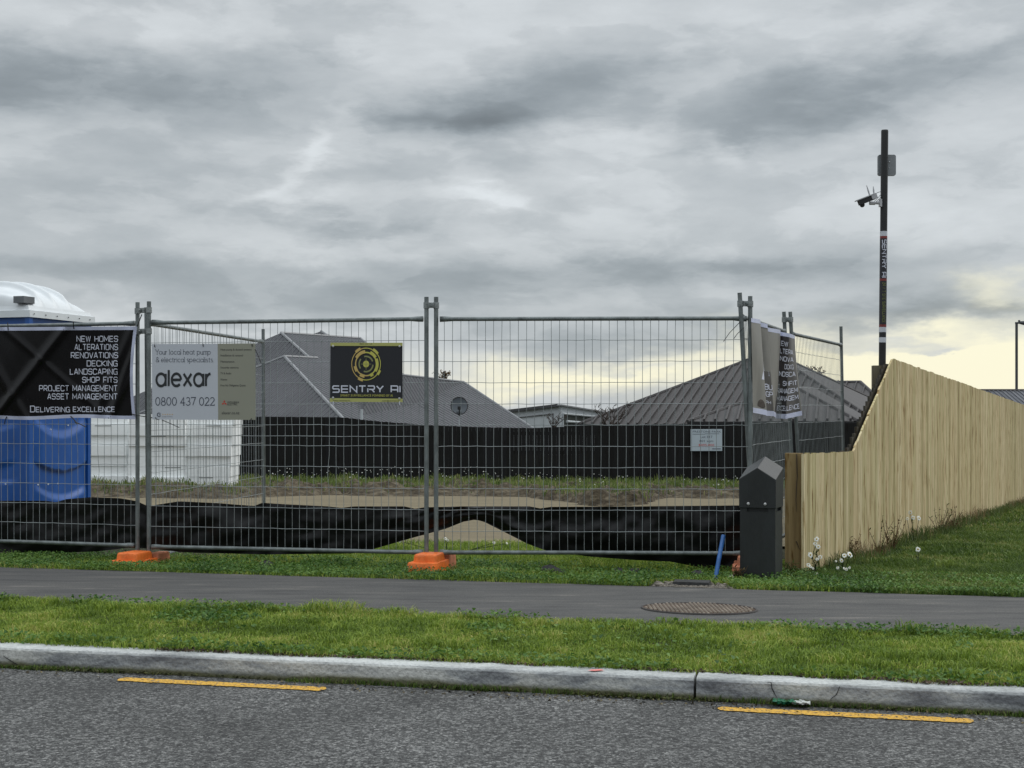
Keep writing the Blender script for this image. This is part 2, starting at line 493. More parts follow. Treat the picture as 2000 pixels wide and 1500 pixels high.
def mat_kerb():
    mt, nt, N, L, P = newmat('kerb concrete')
    tc = node(nt, 'ShaderNodeTexCoord')
    mp = node(nt, 'ShaderNodeMapping'); mp.inputs['Rotation'].default_value = (0, 0, R(13.2)); mp.inputs['Scale'].default_value = (0.8, 2, 3.0)
    L.new(tc.outputs['Object'], mp.inputs[0])
    a = node(nt, 'ShaderNodeTexNoise'); a.inputs['Scale'].default_value = 2.2; a.inputs['Detail'].default_value = 9; a.inputs['Roughness'].default_value = 0.62; L.new(mp.outputs[0], a.inputs['Vector'])
    b = node(nt, 'ShaderNodeTexNoise'); b.inputs['Scale'].default_value = 60; b.inputs['Detail'].default_value = 6; L.new(tc.outputs['Object'], b.inputs['Vector'])
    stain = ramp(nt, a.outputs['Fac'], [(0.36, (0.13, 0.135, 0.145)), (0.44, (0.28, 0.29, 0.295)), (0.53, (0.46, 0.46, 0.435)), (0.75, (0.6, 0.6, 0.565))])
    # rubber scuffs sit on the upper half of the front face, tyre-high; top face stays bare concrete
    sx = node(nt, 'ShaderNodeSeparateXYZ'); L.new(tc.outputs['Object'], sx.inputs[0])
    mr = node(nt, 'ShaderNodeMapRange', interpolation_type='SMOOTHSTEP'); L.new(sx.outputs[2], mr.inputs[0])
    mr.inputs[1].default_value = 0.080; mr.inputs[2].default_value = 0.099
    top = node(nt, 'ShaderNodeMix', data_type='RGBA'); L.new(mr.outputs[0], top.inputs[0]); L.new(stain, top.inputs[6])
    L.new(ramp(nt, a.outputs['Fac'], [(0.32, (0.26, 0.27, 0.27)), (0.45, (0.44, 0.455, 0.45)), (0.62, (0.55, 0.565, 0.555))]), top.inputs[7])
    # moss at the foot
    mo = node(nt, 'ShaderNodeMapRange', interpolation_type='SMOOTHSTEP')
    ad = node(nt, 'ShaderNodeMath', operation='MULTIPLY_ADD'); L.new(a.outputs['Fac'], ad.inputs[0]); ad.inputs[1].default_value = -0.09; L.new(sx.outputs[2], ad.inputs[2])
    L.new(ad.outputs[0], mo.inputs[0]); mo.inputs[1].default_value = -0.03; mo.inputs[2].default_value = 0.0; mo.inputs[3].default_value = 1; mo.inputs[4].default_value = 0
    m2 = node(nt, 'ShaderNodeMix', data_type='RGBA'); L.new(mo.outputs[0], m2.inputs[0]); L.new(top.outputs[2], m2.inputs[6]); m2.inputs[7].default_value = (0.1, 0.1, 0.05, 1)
    m3 = node(nt, 'ShaderNodeMix', data_type='RGBA', blend_type='MULTIPLY'); m3.inputs[0].default_value = 0.8
    L.new(m2.outputs[2], m3.inputs[6]); L.new(ramp(nt, b.outputs['Fac'], [(0.3, (0.75, 0.75, 0.75)), (0.6, (1.1, 1.1, 1.1))]), m3.inputs[7])
    L.new(m3.outputs[2], P.inputs['Base Color']); P.inputs['Roughness'].default_value = 0.85
    bp = node(nt, 'ShaderNodeBump'); bp.inputs['Strength'].default_value = 0.8; bp.inputs['Distance'].default_value = 0.012
    L.new(b.outputs['Fac'], bp.inputs['Height']); L.new(bp.outputs[0], P.inputs['Normal'])
    return mt


def mat_soil(name, stops, sc=3.0, bump=0.8, bs=40, stretch=(1, 1, 1)):
    mt, nt, N, L, P = newmat(name)
    tc = node(nt, 'ShaderNodeTexCoord')
    mp = node(nt, 'ShaderNodeMapping'); mp.inputs['Scale'].default_value = stretch; L.new(tc.outputs['Object'], mp.inputs[0])
    a = node(nt, 'ShaderNodeTexNoise'); a.inputs['Scale'].default_value = sc; a.inputs['Detail'].default_value = 10; a.inputs['Roughness'].default_value = 0.68; L.new(mp.outputs[0], a.inputs['Vector'])
    L.new(ramp(nt, a.outputs['Fac'], stops), P.inputs['Base Color'])
    P.inputs['Roughness'].default_value = 0.95; P.inputs['Specular IOR Level'].default_value = 0.2
    b = node(nt, 'ShaderNodeTexNoise'); b.inputs['Scale'].default_value = bs; b.inputs['Detail'].default_value = 5; L.new(tc.outputs['Object'], b.inputs['Vector'])
    bp = node(nt, 'ShaderNodeBump'); bp.inputs['Strength'].default_value = bump; bp.inputs['Distance'].default_value = 0.03
    L.new(b.outputs['Fac'], bp.inputs['Height']); L.new(bp.outputs[0], P.inputs['Normal'])
    return mt


def mat_timber(name, cols, dark=1.0):
    mt, nt, N, L, P = newmat(name)
    tc = node(nt, 'ShaderNodeTexCoord')
    at_ = node(nt, 'ShaderNodeAttribute', attribute_name='tint')
    mp = node(nt, 'ShaderNodeMapping'); mp.inputs['Scale'].default_value = (34, 34, 1.7); L.new(tc.outputs['Object'], mp.inputs[0])
    a = node(nt, 'ShaderNodeTexNoise', noise_dimensions='4D'); a.inputs['Scale'].default_value = 1.0; a.inputs['Detail'].default_value = 6; a.inputs['Roughness'].default_value = 0.6
    L.new(mp.outputs[0], a.inputs['Vector'])
    w = node(nt, 'ShaderNodeMath', operation='MULTIPLY'); L.new(at_.outputs['Fac'], w.inputs[0]); w.inputs[1].default_value = 57; L.new(w.outputs[0], a.inputs['W'])
    mp2 = node(nt, 'ShaderNodeMapping'); mp2.inputs['Scale'].default_value = (70, 70, 11); L.new(tc.outputs['Object'], mp2.inputs[0])
    k = node(nt, 'ShaderNodeTexNoise', noise_dimensions='4D'); k.inputs['Scale'].default_value = 0.35; k.inputs['Detail'].default_value = 4; L.new(mp2.outputs[0], k.inputs['Vector']); L.new(w.outputs[0], k.inputs['W'])
    c = ramp(nt, a.outputs['Fac'], [(0.28, cols[0]), (0.5, cols[1]), (0.72, cols[2])])
    tint = ramp(nt, at_.outputs['Fac'], [(0, (0.70, 0.67, 0.55)), (0.25, (0.9, 0.93, 0.8)), (0.6, (1.0, 0.95, 0.87)), (1, (1.08, 1.09, 1.06))])
    m1 = node(nt, 'ShaderNodeMix', data_type='RGBA', blend_type='MULTIPLY'); m1.inputs[0].default_value = 1; L.new(c, m1.inputs[6]); L.new(tint, m1.inputs[7])
    m2 = node(nt, 'ShaderNodeMix', data_type='RGBA', blend_type='MULTIPLY'); m2.inputs[0].default_value = 1; L.new(m1.outputs[2], m2.inputs[6])
    L.new(ramp(nt, k.outputs['Fac'], [(0.34, (0.40, 0.30, 0.19)), (0.39, (0.76, 0.69, 0.58)), (0.45, (1, 1, 1))]), m2.inputs[7])
    L.new(m2.outputs[2], P.inputs['Base Color']); P.inputs['Roughness'].default_value = 0.8; P.inputs['Specular IOR Level'].default_value = 0.25
    bp = node(nt, 'ShaderNodeBump'); bp.inputs['Strength'].default_value = 0.35; bp.inputs['Distance'].default_value = 0.004
    L.new(a.outputs['Fac'], bp.inputs['Height']); L.new(bp.outputs[0], P.inputs['Normal'])
    return mt


def mat_roof(name, c, period, depth, sharp=False):
    """ribbed sheet metal: ribs run up the slope, spaced along UV u (metres)"""
    mt, nt, N, L, P = newmat(name)
    uv = node(nt, 'ShaderNodeUVMap')
    sp = node(nt, 'ShaderNodeSeparateXYZ'); L.new(uv.outputs[0], sp.inputs[0])
    ml = node(nt, 'ShaderNodeMath', operation='MULTIPLY'); L.new(sp.outputs[0], ml.inputs[0]); ml.inputs[1].default_value = 2 * math.pi / period
    sn = node(nt, 'ShaderNodeMath', operation='SINE'); L.new(ml.outputs[0], sn.inputs[0])
    bp = node(nt, 'ShaderNodeBump'); bp.inputs['Strength'].default_value = 1.0; bp.inputs['Distance'].default_value = depth
    L.new(sn.outputs[0], bp.inputs['Height']); L.new(bp.outputs[0], P.inputs['Normal'])
    tc = node(nt, 'ShaderNodeTexCoord')
    nz = node(nt, 'ShaderNodeTexNoise'); nz.inputs['Scale'].default_value = 1.2; nz.inputs['Detail'].default_value = 6; L.new(tc.outputs['Object'], nz.inputs['Vector'])
    L.new(ramp(nt, nz.outputs['Fac'], [(0.3, [x * .88 for x in c]), (0.7, [x * 1.1 for x in c])]), P.inputs['Base Color'])
    P.inputs['Roughness'].default_value = 0.6; P.inputs['Specular IOR Level'].default_value = 0.15
    return mt


def mat_leaf(name, dark, mid, light, dry=None, trans=0.35, patch=1.6):
    mt, nt, N, L, P = newmat(name)
    at_ = node(nt, 'ShaderNodeAttribute', attribute_name='tint')
    tc = node(nt, 'ShaderNodeTexCoord')
    nz = node(nt, 'ShaderNodeTexNoise'); nz.inputs['Scale'].default_value = patch; nz.inputs['Detail'].default_value = 5; L.new(tc.outputs['Object'], nz.inputs['Vector'])
    s = node(nt, 'ShaderNodeMath', operation='MULTIPLY_ADD'); L.new(nz.outputs['Fac'], s.inputs[0]); s.inputs[1].default_value = 1.9
    h = node(nt, 'ShaderNodeMath', operation='MULTIPLY_ADD'); L.new(at_.outputs['Fac'], h.inputs[0]); h.inputs[1].default_value = 0.75; h.inputs[2].default_value = -0.8
    L.new(h.outputs[0], s.inputs[2])
    st = [(0.1, dark), (0.5, mid), (0.85, light)]
    if dry: st.append((1.0, dry))
    c = ramp(nt, s.outputs[0], st)
    L.new(c, P.inputs['Base Color']); P.inputs['Roughness'].default_value = 0.55; P.inputs['Specular IOR Level'].default_value = 0.3
    tr = node(nt, 'ShaderNodeBsdfTranslucent'); L.new(c, tr.inputs[0])
    mx = node(nt, 'ShaderNodeMixShader'); mx.inputs[0].default_value = trans
    out = nt.nodes['Material Output']
    L.new(P.outputs[0], mx.inputs[1]); L.new(tr.outputs[0], mx.inputs[2]); L.new(mx.outputs[0], out.inputs[0])
    return mt


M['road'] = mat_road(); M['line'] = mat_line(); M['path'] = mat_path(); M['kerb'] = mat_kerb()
M['soil'] = mat_soil('dark soil', [(0.3, (0.018, 0.02, 0.01)), (0.6, (0.05, 0.05, 0.025)), (0.8, (0.09, 0.075, 0.045))])
M['sand'] = mat_soil('bare sandy soil', [(0.3, (0.135, 0.112, 0.072)), (0.55, (0.185, 0.155, 0.10)), (0.8, (0.235, 0.2, 0.135))], 2.0, 0.4, 25, (0.5, 2, 1))
M['dirt'] = mat_soil('heaped dirt', [(0.32, (0.02, 0.015, 0.01)), (0.5, (0.075, 0.06, 0.04)), (0.62, (0.14, 0.117, 0.08)), (0.78, (0.23, 0.2, 0.15))], 5.0, 1.0, 14, (1, 1, 3))
M['timber'] = mat_timber('treated pine', ((0.33, 0.255, 0.135), (0.54, 0.455, 0.28), (0.71, 0.625, 0.42)))
M['timber_post'] = mat_timber('pine post', ((0.17, 0.12, 0.06), (0.25, 0.185, 0.095), (0.32, 0.245, 0.135)))
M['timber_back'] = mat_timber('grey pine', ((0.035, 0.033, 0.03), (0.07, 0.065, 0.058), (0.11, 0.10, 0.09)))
M['timber_grey'] = mat_timber('weathered post', ((0.10, 0.09, 0.07), (0.16, 0.145, 0.11), (0.21, 0.19, 0.15)))
M['paling_black'] = mat_timber('black stained palings', ((0.008, 0.008, 0.009), (0.011, 0.011, 0.0125), (0.015, 0.015, 0.017)))
M['roof_a'] = mat_roof('grey corrugated roof', (0.108, 0.11, 0.119), 0.21, 0.05)
M['roof_b'] = mat_roof('taupe ribbed roof', (0.082, 0.077, 0.077), 0.28, 0.004)
M['roof_e'] = mat_roof('slate ribbed roof', (0.13, 0.135, 0.15), 0.3, 0.03)
M['grass'] = mat_leaf('grass', (0.085, 0.145, 0.018), (0.19, 0.29, 0.036), (0.35, 0.445, 0.075), (0.50, 0.48, 0.15), patch=3.2)
M['grass_dark'] = mat_leaf('dark lawn grass', (0.045, 0.085, 0.015), (0.09, 0.155, 0.026), (0.16, 0.235, 0.045), (0.26, 0.27, 0.09))  # darker green than the verge, for the lawn and gutter blades
M['grass_far'] = mat_leaf('rough section grass', (0.06, 0.095, 0.02), (0.125, 0.18, 0.04), (0.2, 0.25, 0.07), (0.3, 0.29, 0.12))
M['clover'] = mat_leaf('clover', (0.04, 0.10, 0.02), (0.085, 0.18, 0.035), (0.16, 0.27, 0.055))
M['dry'] = mat_leaf('dry stalks', (0.10, 0.06, 0.035), (0.2, 0.13, 0.075), (0.3, 0.22, 0.12), trans=0.2)
M['weed_broad'] = mat_leaf('broad weed leaves', (0.05, 0.11, 0.025), (0.10, 0.2, 0.04), (0.2, 0.32, 0.075))
M['weed'] = mat_leaf('weed leaves', (0.035, 0.06, 0.018), (0.07, 0.11, 0.03), (0.12, 0.16, 0.05))

# ================================================================== the setting
def street(a, b, z): return U * a + NN * b + Vector((0, 0, z))


def strip(prof, a0, a1, na, wob=0.0):
    """profile [(b, z)...] swept along the street"""
    mb = MB()
    for j, (b, z) in enumerate(prof):
        for i in range(na + 1):
            a = a0 + (a1 - a0) * i / na
            mb.v.append(street(a, b, z))
    for j in range(len(prof) - 1):
        for i in range(na):
            q = j * (na + 1) + i
            mb.f.append([q, q + 1, q + na + 2, q + na + 1])
    return mb


tag(build(strip([(-400, -.06), (6.11, -.06), (6.19, .085), (7.5, .095), (9.02, .095), (12, .0), (20, -.27), (36, -.80), (60, -.80), (900, -.80)], -700, 700, 6), 'ground', M['soil']), kind='structure')
tag(build(strip([(-9, 0), (6.10, 0)], -80, 80, 2), 'road', M['road']), kind='structure')


def path_mb():
    mb = MB(); n = 160
    r = random.Random(3)
    for i in range(n + 1):
        a = -9 + 18 * i / n
        for b, s in ((7.48, .02), (8.2, 0), (9.03, .035)):
            mb.v.append(street(a, b + s * mnoise.noise(Vector((a * 1.3, b, 0))) * 2, 0.112))
    for i in range(n):
        for k in range(2):
            q = i * 3 + k
            mb.f.append([q, q + 3, q + 4, q + 1])
    return mb


tag(build(path_mb(), 'footpath', M['path']), kind='structure')

# kerb: bull-nosed front edge, with a joint seen in photo column 1357
JA = colb(1357, 6.06).dot(U)
kerb = MB()
kp = [(6.062, -.03), (6.06, .02), (6.066, .084), (6.074, .094), (6.086, .0985), (6.19, .1005), (6.19, -.03)]
for a0, a1 in ((-30, JA - 0.006), (JA + 0.006, 30)):
    n = 900
    base = len(kerb.v)
    for i in range(n + 1):
        a = a0 + (a1 - a0) * i / n
        for (b, z) in kp: kerb.v.append(street(a, b + 0.004 * mnoise.noise(Vector((a * 2, b * 9, z * 20))) + (.006 * max(0, mnoise.noise(Vector((a * 14, b * 40, z * 60))) - .15) if .07 < z < .0995 else 0), z + (0.002 * mnoise.noise(Vector((a * 3, 4, 0))) if z > .05 else 0)))
    k = len(kp)
    for i in range(n):
        for j in range(k - 1):
            q = base + i * k + j
            kerb.f.append([q, q + k, q + k + 1, q + 1])
    kerb.f.append([base + j for j in range(k)]); kerb.f.append([base + n * k + j for j in range(k)][::-1])
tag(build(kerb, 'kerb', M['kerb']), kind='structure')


for pts in ([(1499, 1318), (1506, 1330), (1508, 1345), (1517, 1362)], [(1640, 1341), (1634, 1356), (1622, 1366)], [(34, 1298), (20, 1290), (6, 1281)]):
    cb_ = MB()
    q = [colb(px, 6.059, 0) for px, py in pts]
    for k_, (px, py) in enumerate(pts):
        q[k_].z = max(.004, EYE - (py - 800) / F * q[k_].y); q[k_].z = min(q[k_].z, .094)
    cb_.tube(q, [.0016] + [.0022] * (len(q) - 2) + [.001], 5)
    tag(build(cb_, 'kerb_crack', M['black']), kind='structure')


def dash(x0, x1):
    mb = MB(); n = 60
    p0 = colb(x0, 5.905).dot(U); p1 = colb(x1, 5.905).dot(U)
    for i in range(n + 1):
        a = p0 + (p1 - p0) * i / n
        e = 0.012 if i in (0, n) else 0.042
        for s in (-1, 1):
            mb.v.append(street(a, 5.905 + s * (e + random.uniform(-.006, .004)), .004))
    for i in range(n): mb.f.append([2 * i, 2 * i + 2, 2 * i + 3, 2 * i + 1])
    return mb


for x0, x1 in ((232, 636), (1402, 1902)):
    tag(build(dash(x0, x1), 'road_marking', M['line']), kind='structure')
pp = colb(1163, 6.11, .1045)
mb = MB(); mb.add([pp + Vector((math.cos(t) * .042 * random.uniform(.5, 1.2), math.sin(t) * .022 * random.uniform(.5, 1.2), 0)) for t in [i * .449 for i in range(14)]], [list(range(14))])
tag(build(mb, 'paint_mark', M['paint_pink']), kind='structure')

# bare sand and the heaped soil of the section
def poly_sheet(poly, z_off, name, mat, n=1):
    mb = MB(); mb.add([Vector((x, y, gxy(x, y) + z_off)) for x, y in poly], [list(range(len(poly)))])
    return tag(build(mb, name, mat), kind='structure')


def sand_mb():
    mb = MB()
    nx, ny = 60, 40
    idx = {}
    for j in range(ny + 1):
        Y = 13.0 + 16.5 * (j / ny) ** 1.2
        for i in range(nx + 1):
            x = -9.5 + 19 * i / nx
            idx[i, j] = len(mb.v)
            edge = 0.45 * mnoise.noise(Vector((x * .9, 3, 0))) if j == 0 else 0
            mb.v.append(Vector((x, Y + edge, gxy(x, Y) + .012 + .012 * mnoise.noise(Vector((x * 2, Y * 2, 0))))))
    for j in range(ny):
        for i in range(nx):
            mb.f.append([idx[i, j], idx[i + 1, j], idx[i + 1, j + 1], idx[i, j + 1]])
    return mb


tag(build(sand_mb(), 'bare_sand', M['sand'], smooth=True), kind='structure')


def ridge_h(x, y):
    """height of the heaped soil above the section"""
    n = mnoise.fractal(Vector((x * 1.3, y * 1.1, 2)), 1.0, 2.0, 4)
    front = 27.2 + 0.5 * mnoise.noise(Vector((x * .6, 0, 5)))
    if 0.2 < x < 3.1: front -= 4.6 * min(1, (x - .2) / 1.2) * min(1, (3.1 - x) / 1.1) * (1 + .25 * n)
    if x < -3.6: front -= 2.2 * min(1, (-3.6 - x) / 1.5)
    f = min(1, max(0, (y - front) / 0.9))
    f = f * f * (3 - 2 * f)
    back = 1 - 0.35 * min(1, max(0, (y - front - 1.5) / 3))
    n2 = mnoise.fractal(Vector((x * 4.5, y * 3.5, 9)), 1.0, 2.0, 3)
    return f * back * (0.19 + 0.15 * n + .06 * n2) + 0.03 * n * f


def ridge_mb():
    mb = MB(); nx, ny = 260, 110
    for j in range(ny + 1):
        y = 21.5 + 15.5 * j / ny
        for i in range(nx + 1):
            x = -10 + 22 * i / nx
            mb.v.append(Vector((x, y, gxy(x, y) - .03 + ridge_h(x, y) * 1.15)))
    for j in range(ny):
        for i in range(nx):
            q = j * (nx + 1) + i
            mb.f.append([q, q + 1, q + nx + 2, q + nx + 1])
    return mb


tag(build(ridge_mb(), 'soil_mound', M['dirt']), kind='structure')

# ------------------------------------------------------------------ back fence (black palings)
def back_fence():
    root = thing('paling_fence', 'long black stained paling fence across the back of the building section', 'fence', (0, 36, -.75))
    prof = [(-900, 812), (520, 814), (667, 815), (740, 823), (830, 830), (930, 834), (1040, 836), (1130, 832), (1250, 829), (1450, 827), (2600, 824)]

    def top(px):
        for (x0, y0), (x1, y1) in zip(prof, prof[1:]):
            if x0 <= px <= x1: return y0 + (y1 - y0) * (px - x0) / (x1 - x0)
        return 824
    mb = MB(); r = random.Random(5)
    x = -17.0
    while x < 16:
        w = .098
        px = 1000 + x / 36 * F
        zt = EYE - (top(px) - 800) / F * 36 + r.uniform(-.004, .004)
        zb = gxy(x, 36) - .1
        mb.box((x, 36 + r.uniform(-.006, .006), (zt + zb) / 2), (w, .02, zt - zb), tint=r.random())
        x += .1
    build(mb, 'palings', M['paling_black'], root)
    mb = MB()
    for h in (.3, .9, 1.4): mb.box((-.5, 36.05, gxy(0, 36) + h), (33, .06, .09), tint=.4)
    build(mb, 'rail', M['paling_black'], root)


back_fence()

# ------------------------------------------------------------------ houses
def roof_plane(mb, pts, eave=(0, 1)):
    """pts: Vectors; uv u runs along edge eave[0]->eave[1]"""
    pts = [Vector(p) for p in pts]
    e = (pts[eave[1]] - pts[eave[0]]); e.z = 0; e.normalize()
    b = len(mb.v); mb.v += pts
    mb.uv[len(mb.f)] = [(p.dot(e), p.z) for p in pts]
    mb.f.append([b + i for i in range(len(pts))])


def caps(pairs, r): 
    mb = MB()
    for a, b in pairs: mb.tube([a, b], r, 6)
    return mb


def ribs(mb, plane, eave, sp, r=.03, inset=.05):
    """raised ribs running straight up the slope of a planar polygon"""
    pts = [Vector(p) for p in plane]
    e0, e1 = pts[eave[0]], pts[eave[1]]
    e = (e1 - e0).normalized()
    nrm = (pts[1] - pts[0]).cross(pts[2] - pts[0]).normalized()
    if nrm.z < 0: nrm = -nrm
    up = nrm.cross(e); up = up if up.z > 0 else -up
    q = [((p - e0).dot(e), (p - e0).dot(up)) for p in pts]
    u0, u1 = min(a for a, _ in q), max(a for a, _ in q)
    u = u0 + sp * .5
    while u < u1:
        ys = []
        for i in range(len(q)):
            (a0, b0), (a1, b1) = q[i], q[(i + 1) % len(q)]
            if (a0 - u) * (a1 - u) < 0: ys.append(b0 + (b1 - b0) * (u - a0) / (a1 - a0))
        if len(ys) >= 2 and max(ys) - min(ys) > .15:
            A = e0 + e * u + up * min(ys); B = e0 + e * u + up * (max(ys) - inset)
            c = (A + B) / 2 + nrm * r * .45
            mb.box(c, (r * .75, (B - A).length, r), (e, up, nrm))
        u += sp


def walls(mb, pts, z0):
    n = len(pts)
    for i in range(n):
        a, b = pts[i], pts[(i + 1) % n]
        mb.add([Vector((a.x, a.y, z0)), Vector((b.x, b.y, z0)), b, a], [(0, 1, 2, 3)])


GZ = -.82
# left house
hA = thing('house', 'large house with stepped grey corrugated hip roofs beyond the black fence on the left', 'house', (-6, 47, GZ))
ZE = .6
inw = Vector((.542, .84, 0)); bas = Vector((.84, -.542, 0))
Rr = at(696, 0, 40); Rr.z = ZE
Lw = Rr - bas * 11.07
W = at(555, 696, 47.07); Wb = W + inw * 4.4
rb = MB()
Re = Rr + inw * 9
roof_plane(rb, [Lw, Rr, W])
roof_plane(rb, [Rr, Rr + inw * 5, W + inw * 4, W])
roof_plane(rb, [Lw + inw * 5, Lw, W, W + inw * 4])
Up = at(549, 650, 51); T = Up + inw * 4.6
UR = Vector((-4.0, 41.9, ZE)) + inw * .6; UL = UR - bas * 15.4
roof_plane(rb, [UL, UR, Up])
URe = UR + inw * 4.0
roof_plane(rb, [UR, URe, T, Up])
roof_plane(rb, [URe, URe - bas * 15.4, T])
roof_plane(rb, [URe - bas * 15.4, UL, Up, T])
# lower right wing
A2 = at(740, 727, 45.5); B2 = at(905, 746, 51); C2 = at(1046, 840, 47.5); D2 = at(690, 846, 41)
G2 = at(1010, 830, 56)
roof_plane(rb, [D2, C2, B2, A2])
roof_plane(rb, [C2, G2, B2])
# small rear peak
K = at(627, 647, 57); K1 = at(470, 700, 56); K2 = at(700, 696, 55); K3 = at(760, 700, 62)
roof_plane(rb, [K1, K2, K]); roof_plane(rb, [K2, K3, K]); roof_plane(rb, [K3, K1, K])
build(rb, 'roof', M['roof_a'], hA)
cp = caps([(W, Rr), (W, W + inw * 1.7), (W, Lw), (Up, UR), (Up, T), (K, K2), (T, URe)], .055)
for a, b in ((A2, B2), (B2, C2)): cp.tube([a, b], .045, 6)
build(cp, 'ridge_flashing', M['roof_cap'], hA)
wb = MB(); walls(wb, [p + Vector((0, 0, -.03)) for p in (Lw + inw * .5 + bas * .5, Rr + inw * .5 - bas * .5, Re - bas * .5, UL + inw * 9)], GZ)
build(wb, 'wall', M['house_wall'], hA)
gp = MB()
gp.tube([at(690, 826, 38.6), at(710, 831, 38.3), at(830, 838, 38), at(930, 839.5, 38)], .03, 6)
build(gp, 'gutter', M['roof_cap'], hA)
vp = MB(); vp.tube([at(706.5, 833, 39.0), at(706.5, 799, 39.0)], .035, 8); vp.tube([at(716, 831, 39.0), at(716, 826, 39.0)], .03, 6)
build(vp, 'vent_pipe', M['pipe_white'], hA)

# satellite dish in front of the left house's roof
dc = at(897, 792.5, 38)
dsh = thing('satellite_dish', 'round dark grey satellite dish on a thin mast below the grey roof', 'dish', at(897, 836, 38))
mb = MB(); rad = 16.5 / F * 38; nrm = Vector((.1, -1, .25)).normalized(); xx = Vector((1, .1, 0)).normalized(); yy = nrm.cross(xx) * -1
rings = 6; seg = 28
vs = [dc + nrm * -.05]; fs = []
for j in range(1, rings + 1):
    for i in range(seg):
        a = 2 * math.pi * i / seg; q = j / rings
        vs.append(dc + (xx * math.cos(a) + yy * math.sin(a) * 1.06) * rad * q + nrm * (-.05 + .05 * q * q))
for i in range(seg): fs.append((0, 1 + i, 1 + (i + 1) % seg))
for j in range(rings - 1):
    for i in range(seg):
        a = 1 + j * seg + i; b = 1 + j * seg + (i + 1) % seg
        fs.append((a, a + seg, b + seg, b))
mb.add(vs, fs); build(mb, 'reflector', M['dish'], dsh, smooth=True)
mb = MB(); mb.tube([vs[1 + (rings - 1) * seg + i] for i in range(seg)] + [vs[1 + (rings - 1) * seg]], .012, 5, False)
build(mb, 'rim', M['black'], dsh)
mb = MB(); mb.tube([at(897, 837, 38.1), at(897, 803, 38.1), at(897, 800, 37.6)], .014, 8)
build(mb, 'mast', M['pipe_white'], dsh)
mb = MB(); mb.box(at(897, 797, 37.6), (.09, .12, .09)); mb.tube([at(897, 812, 37.9), at(897, 797, 37.3)], .014, 6); mb.box(at(897, 805, 37.9), (.16, .05, .02)); mb.box(at(897, 808, 37.9), (.16, .05, .02))
build(mb, 'feed_horn', M['black'], dsh)

# right house
hB = thing('house', 'house with a big taupe ribbed metal hip roof beyond the black fence at right', 'house', (7, 43, GZ))
LC = at(1131, 828, 44); RC = at(1735, 838, 40); A_ = at(1503, 687, 47); RB = at(1775, 812, 53)
rb = MB(); rr = MB()
roof_plane(rb, [LC, RC, A_]); ribs(rr, [LC, RC, A_], (0, 1), .30, .075)
roof_plane(rb, [RC, RB, A_])
LB = at(1160, 826, 56); roof_plane(rb, [LB, LC, A_]); roof_plane(rb, [RB, LB, A_])
l2 = at(1343, 823, 38.0); r2 = at(1676, 822, 36.9); a2 = at(1548, 753, 40.6); b2 = a2 + Vector((.424, .906, 0)) * 2.6
roof_plane(rb, [l2, r2, a2]); ribs(rr, [l2, r2, a2], (0, 1), .30, .075)
roof_plane(rb, [r2, r2 + Vector((1.2, 3.2, 0)), b2, a2]); roof_plane(rb, [l2 + Vector((1.0, 3.2, 0)), l2, a2, b2])
build(rb, 'roof', M['roof_b'], hB)
build(rr, 'roof_rib', M['roof_b'], hB)
cp = MB()
for a, b in ((LC, A_), (l2, a2), (a2, r2), (A_, RC), (A_, RB)): cp.tube([a, b], .06, 6)
build(cp, 'ridge_flashing', M['roof_b'], hB)
fa = MB()
for a, b in ((LC, RC), (l2, r2)):
    d_ = (b - a); c = (a + b) / 2 - Vector((0, 0, .10)); d_.z = 0; x_ = d_.normalized()
    fa.box(c - x_.cross(Vector((0, 0, 1))) * -.03, (d_.length, .08, .17), (x_, Vector((0, 0, 1)).cross(x_), Vector((0, 0, 1))))
build(fa, 'fascia', M['black_fascia'], hB)
wb = MB(); walls(wb, [LC + Vector((.6, .5, -.2)), RC + Vector((-.6, .6, -.2)), RB + Vector((-.5, -.6, -.5)), LB + Vector((.5, -.5, -.5))], GZ)
walls(wb, [l2 + Vector((.5, .4, -.2)), r2 + Vector((-.5, .4, -.2)), r2 + Vector((.6, 3, -.2)), l2 + Vector((1.4, 3, -.2))], GZ)
build(wb, 'wall', M['house_wall'], hB)
tv = MB()
for k in range(5): tv.tube([at(1668 + k * 3, 822 + k * .8, 38), at(1676 + k * 3, 826 + k, 37.6)], .02, 5)
build(tv, 'gutter', M['roof_cap'], hB)

# far right-hand houses
hD = thing('house', 'distant house with a low brown ribbed roof between the mesh panel and the camera pole', 'house', (14, 62, GZ))
rb = MB(); rr = MB()
d1, d2, d3, d4 = at(1530, 845, 58), at(1790, 845, 56), at(1680, 746, 62), at(1600, 747, 63)
roof_plane(rb, [d1, d2, d3, d4]); ribs(rr, [d1, d2, d3, d4], (0, 1), .42, .07)
d5 = at(1790, 840, 70); roof_plane(rb, [d2, d5, d3]); roof_plane(rb, [d5, at(1530, 840, 72), d4, d3])
build(rb, 'roof', M['roof_b'], hD); build(rr, 'roof_rib', M['roof_b'], hD)
cp = caps([(d4, d3), (d3, d2), (d4, d1)], .08); build(cp, 'ridge_flashing', M['roof_b'], hD)
wb = MB(); walls(wb, [d1 + Vector((.5, .5, 0)), d2 + Vector((-.5, .5, 0)), d5 + Vector((-.5, -.5, 0)), at(1545, 840, 71)], GZ - .6); build(wb, 'wall', M['house_wall'], hD)

